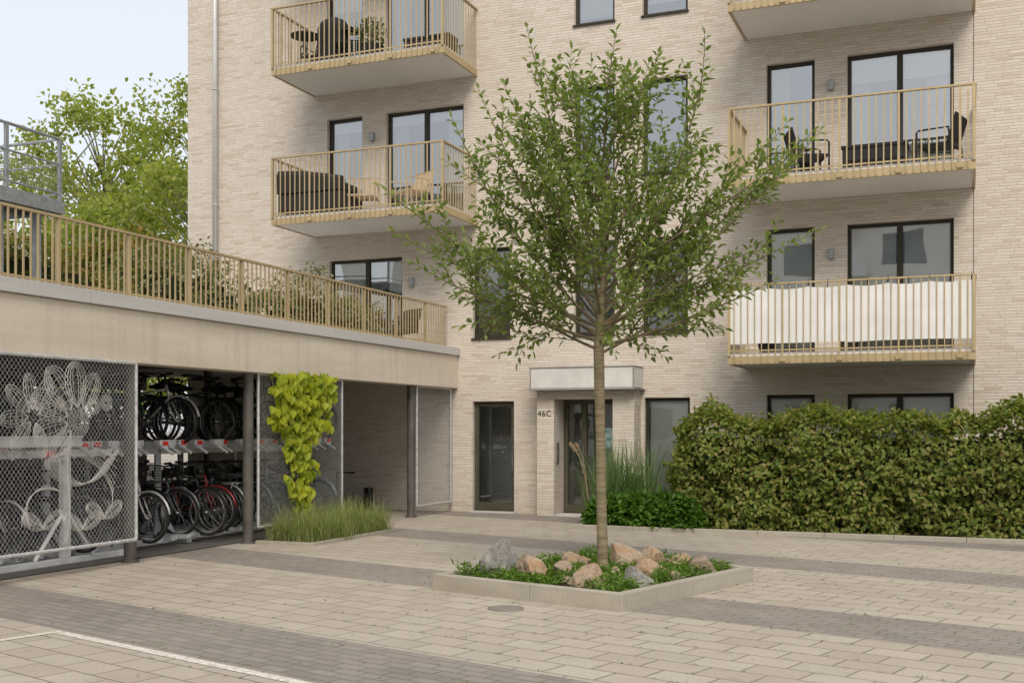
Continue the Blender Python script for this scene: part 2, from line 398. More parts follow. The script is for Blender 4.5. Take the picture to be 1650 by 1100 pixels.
for i in range(len(xs)-1):
    for j in range(len(zs)-1):
        cx,cz=(xs[i]+xs[i+1])/2,(zs[j]+zs[j+1])/2
        if any(a[0]<cx<a[1] and a[2]<cz<a[3] for a in allop): continue
        wm.quad((xs[i],D,zs[j]),(xs[i+1],D,zs[j]),(xs[i+1],D,zs[j+1]),(xs[i],D,zs[j+1]))
for a in allop:
    x0,x1,z0,z1=a; e=D+.3
    wm.quad((x0,D,z0),(x0,e,z0),(x0,e,z1),(x0,D,z1)); wm.quad((x1,D,z0),(x1,D,z1),(x1,e,z1),(x1,e,z0))
    wm.quad((x0,D,z1),(x0,e,z1),(x1,e,z1),(x1,D,z1)); wm.quad((x0,D,z0),(x1,D,z0),(x1,e,z0),(x0,e,z0))
wm.quad((XL,D,0),(XL,D,ZT),(XL,D+13,ZT),(XL,D+13,0)); wm.quad((XR,D,0),(XR,D+13,0),(XR,D+13,ZT),(XR,D,ZT)); wm.quad((XL,D+13,0),(XL,D+13,ZT),(XR,D+13,ZT),(XR,D+13,0))
wm.obj('wall',M['brick'],B,(-8,D,0))
r=MB(); r.box(XL-.05,D-.05,ZT,XR+.05,D+13.05,ZT+.25); r.obj('roof',M['coping'],B,(-8,D,ZT))
for k in range(1,5):
    fl=MB(); fl.box(XL+.1,D+.35,2.6+F*(k-1),XR-.1,D+12.9,2.85+F*(k-1)); fl.obj('floor_plate',M['darkconc'],B,(-8,D+6,2.6+F*(k-1)))
def frame_mesh(x0,x1,z0,z1,n,t=.06,y0=None,y1=None):
    y0=y0 or D+.10; y1=y1 or D+.17; f=MB()
    f.box(x0,y0,z0,x0+t,y1,z1); f.box(x1-t,y0,z0,x1,y1,z1); f.box(x0+t,y0,z0,x1-t,y1,z0+t); f.box(x0+t,y0,z1-t,x1-t,y1,z1)
    for i in range(1,n):
        c=x0+(x1-x0)*i/n; f.box(c-t*.75,y0+.002,z0+t,c+t*.75,y1-.002,z1-t)
    return f
for (x0,x1,z0,z1,n,bl,sill) in ops:
    fr=frame_mesh(x0,x1,z0,z1,n).obj('window',M['frame'],B,((x0+x1)/2,D+.1,z0))
    gl=MB(); 
    for i in range(n):
        a0=x0+(x1-x0)*i/n+.05; a1=x0+(x1-x0)*(i+1)/n-.05; tl=random.uniform(-.012,.012); tl2=random.uniform(-.008,.008)
        gl.quad((a0,D+.135+tl,z0+.05),(a1,D+.135-tl,z0+.05),(a1,D+.135-tl+tl2,z1-.05),(a0,D+.135+tl+tl2,z1-.05))
    gl.obj('glass',M['glass'] if z0>1 else M['clear'],fr,((x0+x1)/2,D+.135,z0))
    if bl>0:
        b=MB(); 
        for i in range(n):
            a0=x0+(x1-x0)*i/n+.07; a1=x0+(x1-x0)*(i+1)/n-.07
            bb=bl if n==1 else min(1,bl*random.choice([.8,1,1.15]))
            zz=z1-.08; zend=z1-(z1-z0)*bb
            while zz>max(zend,z0+.06):
                b.quad((a0,D+.19,zz-.027),(a1,D+.19,zz-.027),(a1,D+.197,zz),(a0,D+.197,zz)); zz-=.028
        b.obj('blind',M['blind'],fr,((x0+x1)/2,D+.2,z1))
    if bl<.5 and z1-z0>1.9:
        b=MB(); cw=.28*(x1-x0)/n+.05; nn=40
        for (cs,ce) in (((x0+.08,x0+.08+cw),) if n==1 else ((x0+.08,x0+.08+cw),(x1-.08-cw*1.3,x1-.08))):
            for i in range(nn):
                xa=cs+(ce-cs)*i/nn; xb=cs+(ce-cs)*(i+1)/nn; ya=D+.30+.025*math.sin(i*1.3); yb=D+.30+.025*math.sin((i+1)*1.3)
                b.quad((xa,ya,z0+.07),(xb,yb,z0+.07),(xb,yb,z1-.07),(xa,ya,z1-.07))
        b.obj('curtain',M['curtain'],fr,((x0+x1)/2,D+.3,z0))
    if sill:
        s=MB(); s.box(x0-.02,D-.04,z0-.035,x1+.02,D+.12,z0-.003); s.obj('sill',M['frame'],fr,((x0+x1)/2,D,z0))
def door(x0,x1,z0,z1,y,leafs,name='door'):
    f=MB(); t=.09
    f.box(x0,y,z0,x0+t,y+.08,z1); f.box(x1-t,y,z0,x1,y+.08,z1); f.box(x0+t,y,z1-t,x1-t,y+.08,z1); f.box(x0+t,y,z0,x1-t,y+.08,z0+.16)
    if leafs>1:
        c=x0+(x1-x0)*.36; f.box(c-.05,y-.003,z0+.16,c+.05,y+.077,z1-t)
    o=f.obj(name,M['doorframe'],B,((x0+x1)/2,y,z0))
    gl=MB(); gl.quad((x0+t,y+.04,z0+.15),(x1-t,y+.04,z0+.15),(x1-t,y+.04,z1-t),(x0+t,y+.04,z1-t)); gl.obj('glass',M['clear'],o,((x0+x1)/2,y+.04,z0))
    h=MB(); hx=x1-.05 if leafs==1 else c+.0; h.tube([(hx,y-.01,z0+.75),(hx,y-.06,z0+.78),(hx,y-.06,z0+1.25),(hx,y-.01,z0+1.28)],.012,8); h.obj('handle',M['steel'],o,(hx,y,z0+1))
    return o
door(-9.12,-8.24,.03,2.18,D+.09,1)
d2=door(-7.25,-6.10,.03,2.20,D+.10,2)
pm=MB(); pm.quad((-6.46,D+.09,1.28),(-6.22,D+.09,1.28),(-6.22,D+.09,1.66),(-6.46,D+.09,1.66)); pm.obj('notice',M['poster'],d2,(-6.34,D+.09,1.28))
th=MB(); th.box(-9.15,D-.12,.0,-8.2,D+.2,.03); th.obj('threshold',M['coping'],B,(-8.7,D,0))
th=MB(); th.box(-7.25,D-.4,.0,-6.1,D+.2,.03); th.obj('threshold',M['coping'],B,(-6.7,D,0))
lb=MB(); lb.quad((-9.6,D+1.4,0.01),(-5.7,D+1.4,.01),(-5.7,D+1.4,2.59),(-9.6,D+1.4,2.59)); lb.quad((-9.6,D+.3,.01),(-5.7,D+.3,.01),(-5.7,D+1.4,.01),(-9.6,D+1.4,.01)); lb.obj('lobby',M['slab'],B,(-7.6,D+1.4,0))
p=MB(); p.box(-7.59,D-.45,0,-7.25,D,2.2); p.box(-6.10,D-.45,0,-5.69,D,2.2); p.box(-7.59,D-.45,2.2,-5.69,D,2.36); p.obj('porch',M['brick'],B,(-6.64,D-.45,0))
c=MB(); c.box(-7.70,D-.72,2.363,-5.60,D-.003,2.381)
c.box(-7.665,D-.655,2.384,-7.648,D-.63,2.78); c.box(-5.657,D-.655,2.384,-5.64,D-.63,2.78); c.box(-7.67,D-.66,2.78,-5.635,D-.003,2.795); c.box(-7.643,D-.655,2.384,-5.662,D-.635,2.402)
co=c.obj('canopy',M['canframe'],B,(-6.64,D-.4,2.36))
c=MB(); c.quad((-7.64,D-.645,2.405),(-5.665,D-.645,2.405),(-5.665,D-.64,2.778),(-7.64,D-.64,2.778)); c.quad((-5.645,D-.61,2.40),(-5.645,D-.01,2.40),(-5.645,D-.01,2.775),(-5.645,D-.61,2.775)); c.obj('canopy_panel',M['canopy'],co,(-6.64,D-.4,2.42))
ic=MB(); ic.box(-7.247,D-.33,1.0,-7.225,D-.22,1.38); ic.obj('intercom',M['intercom'],B,(-7.25,D-.28,1.2))
tc=bpy.data.curves.new('t','FONT'); tc.body="46C"; tc.size=.15; tc.extrude=.004; tc.align_x='CENTER'; tc.space_character=1.12
to=bpy.data.objects.new('t',tc); link(to); bpy.context.view_layer.update()
me=bpy.data.meshes.new_from_object(to.evaluated_get(bpy.context.evaluated_depsgraph_get())); bpy.data.objects.remove(to)
hn=bpy.data.objects.new('house_number',me); me.materials.clear(); me.materials.append(M['dark']); register(hn,B,(-7.44,D-.455,1.88)); hn.rotation_euler=(math.radians(90),0,0)
hn["label"]="dark house number 46C on pale brick"
for (lx,lz) in [(-2.25,2.95*2+1.75),(-2.25,2.95+1.75),(-11.36,7.62),(-10.45,4.6),(-11.36,10.57),(-2.25,10.6)]:
    a=MB(); a.box(lx-.045,D-.09,lz-.09,lx+.045,D-.003,lz+.09); a.obj('wall_lamp',M['galvd'],B,(lx,D,lz),bevel=.008)
a=MB(); a.tube([(-15.2,D-.1,3.3),(-15.2,D-.1,ZT)],.055,12); 
for z in (4,6.5,9,11.5,14): a.ring((-15.2,D-.1,z),.06,.012,'z',14); a.box(-15.22,D-.05,z-.02,-15.18,D-.003,z+.02)
a.obj('downpipe',M['pipe'],B,(-15.2,D-.1,3.3),smooth=True)
a=MB(); a.box(.055,D-.003,0,.067,D+.01,ZT); a.obj('expansion_joint',M['post'],B,(.06,D,0))
# balconies
YF=D-1.55
def balcony(x0,x1,zb,screen=False):
    s=MB(); s.box(x0+.045,YF+.045,zb+.015,x1-.045,D-.003,zb+.19); so_=s.obj('balcony',M['slab'],B,((x0+x1)/2,YF,zb))
    r=MB()
    r.box(x0,YF,zb,x1,YF+.04,zb+.13); r.box(x0,YF+.04,zb,x0+.04,D-.004,zb+.13); r.box(x1-.04,YF+.04,zb,x1,D-.004,zb+.13)
    zt=zb+1.33
    r.box(x0-.01,YF-.03,zt-.028,x1+.01,YF+.03,zt); r.box(x0-.01,YF+.03,zt-.028,x0+.05,D-.004,zt); r.box(x1-.05,YF+.03,zt-.028,x1+.01,D-.004,zt)
    r.box(x0+.03,YF-.006,zb+.21,x1-.03,YF+.010,zb+.235)
    for xx in (x0+.003,x1-.048): r.box(xx,YF-.028,zb+.135,xx+.045,YF+.022,zt-.029)
    n=round((x1-x0)/.112); 
    for i in range(1,n):
        xx=x0+(x1-x0)*i/n; wd=(.0105 if i%8 else .018)*(.8 if screen else 1); yb=YF-.013 if screen else YF-.007
        r.box(xx-wd,YF-.020,zb+.02,xx+wd,yb,zt-.029)
        if i%8==0: r.box(xx-.05,YF-.03,zb+.03,xx+.05,YF-.0205,zb+.10)
    m=round(1.5/.112)
    for sx in (x0+.010,x1-.024):
        for i in range(1,m+1):
            yy=YF+.03+1.5*i/m-.03; r.box(sx,yy-.010,zb+.132,sx+.014,yy+.010,zt-.029)
    r.obj('railing',M['gold'],so_,((x0+x1)/2,YF,zb))
    if screen:
        q=MB(); NPN=6; Lx=(x1-x0-.10)
        for pn in range(NPN):
            xa=x0+.06+Lx*pn/NPN-.02; xb=x0+.06+Lx*(pn+1)/NPN+.02; yo=YF-.005+(.005 if pn%2 else 0); dz0=random.uniform(-.012,.012); dz1=random.uniform(-.012,.012); nn=16;rows=8
            def pt(u,vv):
                xx=min(xa+(xb-xa)*u,x1-.05); top=zb+1.245-.03*math.sin(math.pi*u); bot=zb+.33+dz0*(1-u)+dz1*u
                zz=bot+(top-bot)*vv
                return (xx,yo+.012*abs(mnoise.noise(Vector((xx*4,zz*1.2,pn))))+.004*(1+math.sin(math.pi*u*2))*(1-vv)*.5,zz)
            for i in range(nn):
                for j in range(rows): q.quad(pt(i/nn,j/rows),pt((i+1)/nn,j/rows),pt((i+1)/nn,(j+1)/rows),pt(i/nn,(j+1)/rows))
        q.quad((x0+.06,YF+.05,zb+.36),(x0+.06,D-.5,zb+.36),(x0+.06,D-.5,zb+1.2),(x0+.06,YF+.05,zb+1.2))
        q.obj('privacy_screen',M['fabric'],so_,((x0+x1)/2,YF,zb),smooth=True)
        q=MB()
        for i in range(NPN*2+1):
            xx=x0+.07+(x1-x0-.14)*i/(NPN*2); q.tube([(xx,YF+.03,zb+1.20),(xx+.02,YF-.035,zb+1.31),(xx+.01,YF+.03,zb+1.36),(xx,YF+.03,zb+1.20)],.006,4)
        q.obj('screen_ties',M['dark'],so_,((x0+x1)/2,YF,zb))
    return so_
LX=(-12.78,-9.02); RX=(-3.76,.09)
for z in (5.65,8.6,11.55): balcony(*LX,z)
for z in (2.72,5.67,8.62,11.57): balcony(*RX,z,screen=(z<3))
# ------------------------------------------------------------------ furniture
def chair(loc,rot,mat,label,wide=.62,slats=True,group="balcony chairs",thick=1.0):
    E=empty('armchair',loc,label,'chair',group=group); E.rotation_euler=(0,0,rot)
    h=wide/2; f=MB(); k=thick
    for sx in (-h,h):
        f.tube([(sx,.28,0),(sx,.28,.58),(sx,.24,.61),(sx,-.22,.61),(sx,-.30,.0)],.014*k,6)
    for yy in (.26,-.26): f.tube([(-h,yy,.36),(h,yy,.36)],.013*k,6)
    f.tube([(-h,-.20,.36),(-h,-.34,.82),(h,-.34,.82),(h,-.20,.36)],.014*k,6)
    f.obj('frame',mat,E,(0,0,0),local=True)
    s=MB()
    for i in range(9): y=-.24+i*.06; s.box(-h+.01,y-.024,.37,h-.01,y+.024,.39)
    s.obj('seat',mat,E,(0,0,0),local=True)
    b=MB()
    for i in range(14):
        x=-h+.03+(wide-.06)*i/13; b.tube([(x,-.215,.38),(x,-.34,.81)],.012*k if slats else .016,5)
    b.obj('backrest',mat,E,(0,0,0),local=True); return E
blk="black woven outdoor armchair on a balcony"
chair((-2.55,19.75,5.86),math.radians(-70),M['wicker'],blk,thick=1.2); chair((-.45,19.75,5.86),math.radians(75),M['wicker'],blk,thick=1.2)
def table(loc,wx,wy,h,mat,label,name='table',shelf=False):
    E=empty(name,loc,label,'table'); t=MB(); t.box(-wx/2,-wy/2,h-.05,wx/2,wy/2,h)
    t.obj('top',mat,E,local=True,bevel=.006)
    if shelf: t=MB(); t.box(-wx/2+.02,-wy/2+.02,h-.24,wx/2-.02,wy/2-.02,h-.052); t.obj('apron',mat,E,local=True)
    for sx in (-1,1):
        for sy in (-1,1):
            q=MB(); q.box(sx*(wx/2-.04)-.02,sy*(wy/2-.04)-.02,0,sx*(wx/2-.04)+.02,sy*(wy/2-.04)+.02,h-.051-(.19 if shelf else 0)); q.obj('leg',mat,E,local=True)
    return E
table((-1.45,19.7,5.86),1.05,.55,.46,M['wicker'],"low black wicker table on a balcony",shelf=True)
chair((-11.15,19.65,5.84),math.radians(200),M['rattan'],"light rattan armchair on a balcony",thick=1.0)
chair((-10.05,19.65,5.84),math.radians(150),M['rattan'],"light rattan armchair on a balcony",thick=1.0)
def sofa(loc,label,rot=0,k=1):
    E=empty('sofa',loc,label,'sofa'); E.rotation_euler=(0,0,rot)
    b=MB(); b.box(-.72,-.35,.06,.72,.35,.44); b.obj('base',M['cover'],E,local=True,bevel=.05)
    b=MB(); nn=16
    pr=[(.20,.44),(.16,.80),(.22,.90),(.33,.90),(.38,.80),(.37,.44)]
    def hz(x,z): return .44+(z-.44)*(1-.42*((-x+.72)/1.44)**1.6)
    for i in range(nn):
        xa=-.72+1.44*i/nn; xb=-.72+1.44*(i+1)/nn
        for j in range(len(pr)-1):
            (y0,z0),(y1,z1)=pr[j],pr[j+1]; b.quad((xa,y0,hz(xa,z0)),(xb,y0,hz(xb,z0)),(xb,y1,hz(xb,z1)),(xa,y1,hz(xa,z1)))
    for x in (-.72,.72): b.f.append(tuple(range(len(b.v),len(b.v)+6))); b.v+= [(x,y,hz(x,z)) for (y,z) in pr]
    b.obj('backrest',M['cover'],E,local=True)
    for sx in (-1,1):
        b=MB(); b.box(sx*.63-.09,-.34,.441,sx*.63+.09,.17,.62); b.obj('armrest',M['cover'],E,local=True,bevel=.05)
    return E
sofa((-12.0,19.42,5.84),"dark covered sofa at the end of a balcony",math.pi)
def roundtable(loc,label):
    E=empty('bistro_table',loc,label,'table'); t=MB(); t.tube([(0,0,.70),(0,0,.72)],.30,24); t.obj('top',M['wicker'],E,local=True)
    l=MB()
    for k in range(3):
        a=k*2.094; l.tube([(.06*math.cos(a),.06*math.sin(a),.70),(.03*math.cos(a),.03*math.sin(a),.4),(.26*math.cos(a),.26*math.sin(a),0)],.012,6)
    l.ring((0,0,.35),.06,.008,'z',14); l.obj('leg',M['wicker'],E,local=True)
roundtable((-12.35,19.5,8.79),"small black round bistro table on a balcony")
chair((-12.25,19.95,8.79),math.radians(180),M['wicker'],blk)
chair((-11.35,19.5,8.79),math.radians(120),M['wicker'],blk,thick=1.2)
E=empty('barbecue_grill',(-11.72,19.55,8.79),"black covered barbecue grill on a balcony",'barbecue')
b=MB(); nn=22
ringz=[(.04,.30),(.30,.33),(.60,.34),(.80,.33),(.92,.26),(1.0,.10)]
for (z,rr) in ringz:
    for i in range(nn):
        a=2*math.pi*i/nn; q_=rr*(1+.08*math.sin(5*a+z*3)*(1.1-z)); b.v.append((q_*math.cos(a),q_*.8*math.sin(a),z))
for j in range(len(ringz)-1):
    for i in range(nn): b.f.append((j*nn+i,j*nn+(i+1)%nn,(j+1)*nn+(i+1)%nn,(j+1)*nn+i))
b.f.append(tuple((len(ringz)-1)*nn+i for i in range(nn)))
b.obj('cover',M['rubber'],E,local=True,smooth=True)
b=MB(); b.box(.30,-.2,.68,.52,.2,.71); b.tube([(.48,-.15,.68),(.34,-.15,.1)],.012,6); b.obj('side_shelf',M['dark'],E,local=True)
def potplant(loc,mat,hgt,n,label,rad=.28,potw=.16):
    E=empty('potted_plant',loc,label,'potted plant'); q=MB(); q.tube([(0,0,0),(0,0,.12),(0,0,.26)],[potw*.75,potw*.9,potw],18); q.obj('pot',M['dark'],E,local=True,smooth=False)
    P=rng.normal(0,1,(n,3)); P=nrm(P)*rng.random((n,1))**.4*np.array([rad,rad,hgt/2]); P[:,2]+=.26+hgt/2
    Dr=rng.normal(0,1,(n,3))+P*2; N=rng.normal(0,1,(n,3))+np.array([0,0,1.5])
    V,Fc=leafgeo(P,Dr,N,rng.uniform(.06,.12,n),rng.uniform(.03,.05,n))
    o=npobj('foliage',V,Fc,mat,None,(0,0,0)); o.parent=E; o.location=(0,0,0)
    s=MB()
    for k in range(7): 
        a=k*.9; s.tube([(0,0,.2),(.1*math.cos(a),.1*math.sin(a),.26+hgt*.4),(rad*.6*math.cos(a),rad*.6*math.sin(a),.26+hgt*.8)],.006,4)
    s.obj('stem',M['twig'],E,local=True)
potplant((-10.75,19.35,8.79),M['terr'],.50,300,"leafy green plant in a dark balcony pot",.36,.24)
potplant((-3.2,19.5,2.92),M['shrub'],.2,60,"small plant in a dark pot on a balcony",.15)
E=table((-1.2,19.5,2.92),1.6,.35,.42,M['wood'],"low brown wooden bench on a balcony",'wooden_bench'); E["category"]="bench"
E=table((-9.75,19.9,8.79),1.0,.45,.45,M['cover'],"low dark covered bench on a balcony",'covered_bench',shelf=True); E["category"]="bench"
chair((-10.9,19.6,3.13),math.radians(200),M['wicker'],"dark outdoor armchair on the roof terrace",group="terrace chairs")
chair((-10.2,19.4,3.13),math.radians(150),M['wicker'],"dark outdoor armchair on the roof terrace",group="terrace chairs")
# ------------------------------------------------------------------ bicycle shelter with terrace
SX=-9.44
S=empty('bicycle_shelter',(SX,12,0),"concrete bicycle shelter with roof terrace beside brick building","bicycle shelter")
b=MB(); b.box(SX-.30,2,2.445,SX,D-.003,3.09); b.obj('beam',M['beam'],S,(SX,12,2.445),bevel=.012)
for i,(a0,a1) in enumerate([(2,5.2),(5.208,8.2),(8.208,10.3),(10.308,12.6),(12.608,14.9),(14.908,17.2),(17.208,D-.004)]):
    b=MB(); b.box(SX-.36,a0,3.093,SX+.045,a1,3.25); b.obj('coping',M['coping'],S,(SX,(a0+a1)/2,3.09),bevel=.006)
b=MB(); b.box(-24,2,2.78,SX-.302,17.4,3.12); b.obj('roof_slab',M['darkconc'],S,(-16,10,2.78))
b=MB(); b.box(-24,17.402,2.78,SX-.302,D-.02,3.12); b.obj('pale_bounce_slab',M['soffit'],S,(-16,19,2.78))  # end of the roof slab, coloured pale to bounce light onto the brick wall
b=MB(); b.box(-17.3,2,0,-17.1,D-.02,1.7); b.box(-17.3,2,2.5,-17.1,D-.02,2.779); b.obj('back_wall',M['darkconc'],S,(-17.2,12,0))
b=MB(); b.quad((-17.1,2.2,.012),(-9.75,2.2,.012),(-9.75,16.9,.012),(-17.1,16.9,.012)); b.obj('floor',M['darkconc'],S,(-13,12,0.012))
for py in (6.2,11.21,13.68,18.80):
    b=MB(); b.tube([(-9.62,py,0),(-9.62,py,2.445)],.075,20); b.tube([(-9.62,py,.001),(-9.62,py,.03)],.11,20); b.obj('post',M['post'],S,(-9.62,py,0),smooth=False)
for ix in (-13.2,-16.4):
    for py in (4,8.5,13,17.5):
        b=MB(); b.tube([(ix,py,0),(ix,py,2.78)],.075,14); b.obj('post',M['post'],S,(ix,py,0))
RXp=-9.66; r=MB(); zt=4.08
r.box(RXp-.03,3,zt-.03,RXp+.03,D-.1,zt); r.box(RXp-.012,3,3.30,RXp+.012,D-.1,3.33)
y=3.0;i=0
while y<D-.1:
    if i%11==0: r.box(RXp-.03,y-.02,3.25,RXp+.022,y+.02,zt-.031)
    else: r.box(RXp+.013,y-.011,3.27,RXp+.027,y+.011,zt-.031)
    y+=.107;i+=1
r.obj('railing',M['gold'],S,(RXp,12,3.25))
def panel(y0,y1,z0,z1,x,pitch=.060):
    f=MB(); t=.022
    f.tube([(x,y0,z0),(x,y1,z0)],t,8); f.tube([(x,y0,z1),(x,y1,z1)],t,8); f.tube([(x,y0,z0),(x,y0,z1)],t,8); f.tube([(x,y1,z0),(x,y1,z1)],t,8)
    o=f.obj('mesh_panel',M['galv'],S,(x,(y0+y1)/2,z0)); wv=MB(); W=y1-y0;H=z1-z0
    sl=1.2
    k=-H/sl
    while k<W:
        for sgn in (1,-1):
            ya,yb=k,k+H/sl; za,zb=0,H
            if ya<0: za=-ya*sl; ya=0
            if yb>W: zb=H-(yb-W)*sl; yb=W
            if zb-za>.01:
                if sgn==1: wv.tube([(x+.003,y0+ya,z0+za),(x+.003,y0+yb,z0+zb)],.0020,3,cap=False)
                else: wv.tube([(x-.003,y1-ya,z0+za),(x-.003,y1-yb,z0+zb)],.0020,3,cap=False)
        k+=pitch
    wv.obj('chain_link',M['galv'],o,(x,(y0+y1)/2,z0)); return o
PA=panel(6.3,11.06,.30,2.44,-9.40); panel(13.80,16.15,.22,2.44,-9.53); panel(18.9,20.38,.20,2.44,-9.55)
q=MB(); X0=-9.385
def arc(cy,cz,rad,a0,a1,n=24,rr=.0028,sy=1,sz=1,rot=0,jit=.008):
    pts=[]
    for i in range(n+1):
        a=a0+(a1-a0)*i/n; rj=rad*(1+random.uniform(-jit,jit)); u,v=rj*sy*math.cos(a),rj*sz*math.sin(a)
        pts.append((X0,cy+u*math.cos(rot)-v*math.sin(rot),cz+u*math.sin(rot)+v*math.cos(rot)))
    q.tube(pts,rr,3)
def bez(p0,p1,p2,p3,rr=.0028,n=18):
    pts=[]
    for i in range(n+1):
        t=i/n; a=(1-t)**3;b=3*t*(1-t)**2;c=3*t*t*(1-t);d=t**3
        pts.append((X0,a*p0[0]+b*p1[0]+c*p2[0]+d*p3[0],a*p0[1]+b*p1[1]+c*p2[1]+d*p3[1]))
    q.tube(pts,rr,3)
def petal(cy,cz,L,W,rot,nl=4,rungs=5):
    def T(u,v): return (cy+u*math.cos(rot)-v*math.sin(rot),cz+u*math.sin(rot)+v*math.cos(rot))
    for s_ in np.linspace(1,.25,nl):
        for sg in (1,-1): bez(T(0,0),T(L*.25,sg*W*s_*1.2),T(L*.95,sg*W*s_*1.2),T(L*(.85+.15*s_),0))
    for i in range(1,rungs+1):
        u=L*i/(rungs+1); h=W*.9*math.sin(math.pi*(i/(rungs+1))**.8); bez(T(u,-h),T(u+.02,-h*.3),T(u+.02,h*.3),T(u,h),.002,4)
for (cy,cz,R0,kk) in ((10.08,1.72,.17,6),(10.33,1.91,.10,4),(10.53,1.95,.095,4)):
    for j in range(1,kk+1): arc(cy,cz,R0*j/kk,0,2*math.pi,24,.0025)
    for k in range(16):
        a=k*math.pi/8; q.tube([(X0,cy+R0*.3*math.cos(a),cz+R0*.3*math.sin(a)),(X0,cy+R0*math.cos(a),cz+R0*math.sin(a))],.0018,3)
for (rt_,L_,W_) in ((62,.46,.15),(95,.52,.18),(128,.58,.19),(160,.58,.18),(195,.52,.17),(228,.44,.14)):
    a=math.radians(rt_); petal(10.08+.17*math.cos(a),1.74+.15*math.sin(a),L_,W_,a)
for k in range(9): bez((10.75-.03*k,1.42-.02*k),(10.5-.05*k,.95-.03*k),(10.0-.06*k,.85+.04*k),(9.75-.02*k,1.38-.01*k))
for k in range(8): bez((9.78,1.35),(10.0+.05*k,1.55-.02*k),(10.4+.05*k,1.5-.08*k),(10.75-.02*k,1.35-.09*k))
for k in range(6): bez((9.8,.95),(9.6-.06*k,1.1),(9.3-.03*k,1.0-.06*k),(9.25+.05*k,.6))
for (rt_,L_,W_) in ((20,.4,.09),(60,.42,.1),(100,.4,.1),(140,.42,.1),(185,.4,.1),(230,.4,.1),(290,.4,.09)):
    a=math.radians(rt_); petal(9.42+.07*math.cos(a),1.78+.07*math.sin(a),L_,W_,a,3,4)
for k in range(3): bez((9.95+.03*k,1.5),(9.8,1.2),(10.1-.04*k,.8),(9.85+.03*k,.36))
for (cy,cz) in ((9.55,.55),(10.5,.6),(10.15,.5)): petal(cy,cz,.34,.09,math.radians(30)); petal(cy,cz,.34,.09,math.radians(150))
oo=q.obj('ornament',M['orn'],PA,(X0,10,1)); oo["label"]="pale woven wire flower ornament on mesh"
def rack(y0,n,sp,idx):
    E=empty('bicycle_rack',(-11.6,y0,0),"pale galvanised two tier bicycle rack under the shelter roof","bicycle rack",group="two tier bicycle racks")
    L_=(n-1)*sp
    for (a,b_,c_,d_) in ((-10.72,.02,-10.62,.09),(-12.5,.02,-12.4,.09),(-12.3,1.28,-12.2,1.36),(-11.0,1.28,-10.92,1.36)):
        b=MB(); b.box(a,y0-.11,b_,c_,y0+L_+.11,d_); b.obj('rail',M['rack'],E,(a,y0,b_))
    for yy in (y0-.12,y0+L_+.12):
        b=MB(); b.tube([(-10.96,yy,.05),(-10.96,yy,1.3)],.035,8); b.tube([(-12.25,yy,.05),(-12.25,yy,1.5)],.035,8); b.tube([(-10.66,yy,.08),(-10.96,yy,.6)],.022,6); b.tube([(-11.3,yy,.05),(-10.96,yy,.6)],.022,6); b.box(-12.6,yy-.03,.013,-10.4,yy+.03,.06); b.obj('upright',M['rack'],E,(-10.96,yy,0))
    for i in range(n):
        yy=y0+i*sp; ex=random.uniform(-.05,.22)
        b=MB()
        b.box(-12.7,yy-.05,1.385,-10.35+ex,yy+.05,1.412); b.box(-12.7,yy-.057,1.375,-10.35+ex,yy-.05,1.47); b.box(-12.7,yy+.05,1.375,-10.35+ex,yy+.057,1.47)
        b.tube([(-10.40+ex,yy,1.40),(-10.22+ex,yy,1.30)],.022,6)
        b.box(-10.46+ex,yy-.10,1.415,-10.36+ex,yy+.10,1.49)
        b.obj('upper_tray',M['rack'],E,(-11.6,yy,1.4))
        b=MB(); b.box(-12.6,yy-.04,.092,-10.3,yy+.04,.102); b.box(-12.6,yy-.055,.092,-10.3,yy-.04,.15); b.box(-12.6,yy+.04,.092,-10.3,yy+.055,.15); b.obj('lower_tray',M['rack'],E,(-11.6,yy,.1))
        if i%2==0:
            b=MB(); b.box(-10.357+ex,yy-.05,1.42,-10.335+ex,yy+.05,1.475); b.obj('reflector',M['red'],E,(-10.34,yy,1.44))
sp=.31
RK=[(9.2,7),(11.35,7),(13.5,7),(15.65,5)]
for i,(y0,n) in enumerate(RK): rack(y0,n,sp,i)
E=empty('rack_end_stand',(-10.15,10.7,0),"pale steel end stand of a two tier bicycle rack","bicycle rack")
b=MB(); b.box(-10.19,9.4,.013,-10.11,11.9,.09); b.obj('foot',M['rack'],E,(-10.15,10.6,0),bevel=.006)
b=MB(); b.box(-10.19,10.62,.092,-10.11,10.74,1.42); b.tube([(-10.15,10.2,.09),(-10.15,10.64,.62)],.028,8); b.tube([(-10.15,11.16,.09),(-10.15,10.72,.62)],.028,8); b.obj('upright',M['rack'],E,(-10.15,10.68,0),bevel=.004)
b=MB(); b.box(-10.22,8.3,1.43,-10.08,10.9,1.54); b.box(-10.24,8.3,1.54,-10.06,10.9,1.56); b.obj('tray',M['rack'],E,(-10.15,9.6,1.43),bevel=.004)
b=MB(); b.box(-10.34,9.4,1.30,-10.24,11.6,1.39); b.obj('tray',M['rack'],E,(-10.3,10.5,1.3),bevel=.004)
b=MB(); b.box(-10.235,10.45,1.31,-10.22,10.60,1.38); b.obj('reflector',M['red'],E,(-10.23,10.5,1.34))
slots=[y0+j*sp for (y0,n) in RK for j in range(n)]
def mesh_of(mb,name,mat,smooth=True):
    me=bpy.data.meshes.new(name); me.from_pydata(mb.v,[],mb.f); me.materials.append(mat)
    if smooth: me.polygons.foreach_set("use_smooth",[True]*len(me.polygons))
    return me
R=.34; 
t_=MB(); t_.ring((0,0,0),R-.018,.019,'y',30,6); ME_t=mesh_of(t_,'tyre',M['rubber'])
t_=MB(); t_.ring((0,0,0),R-.043,.008,'y',30,4)
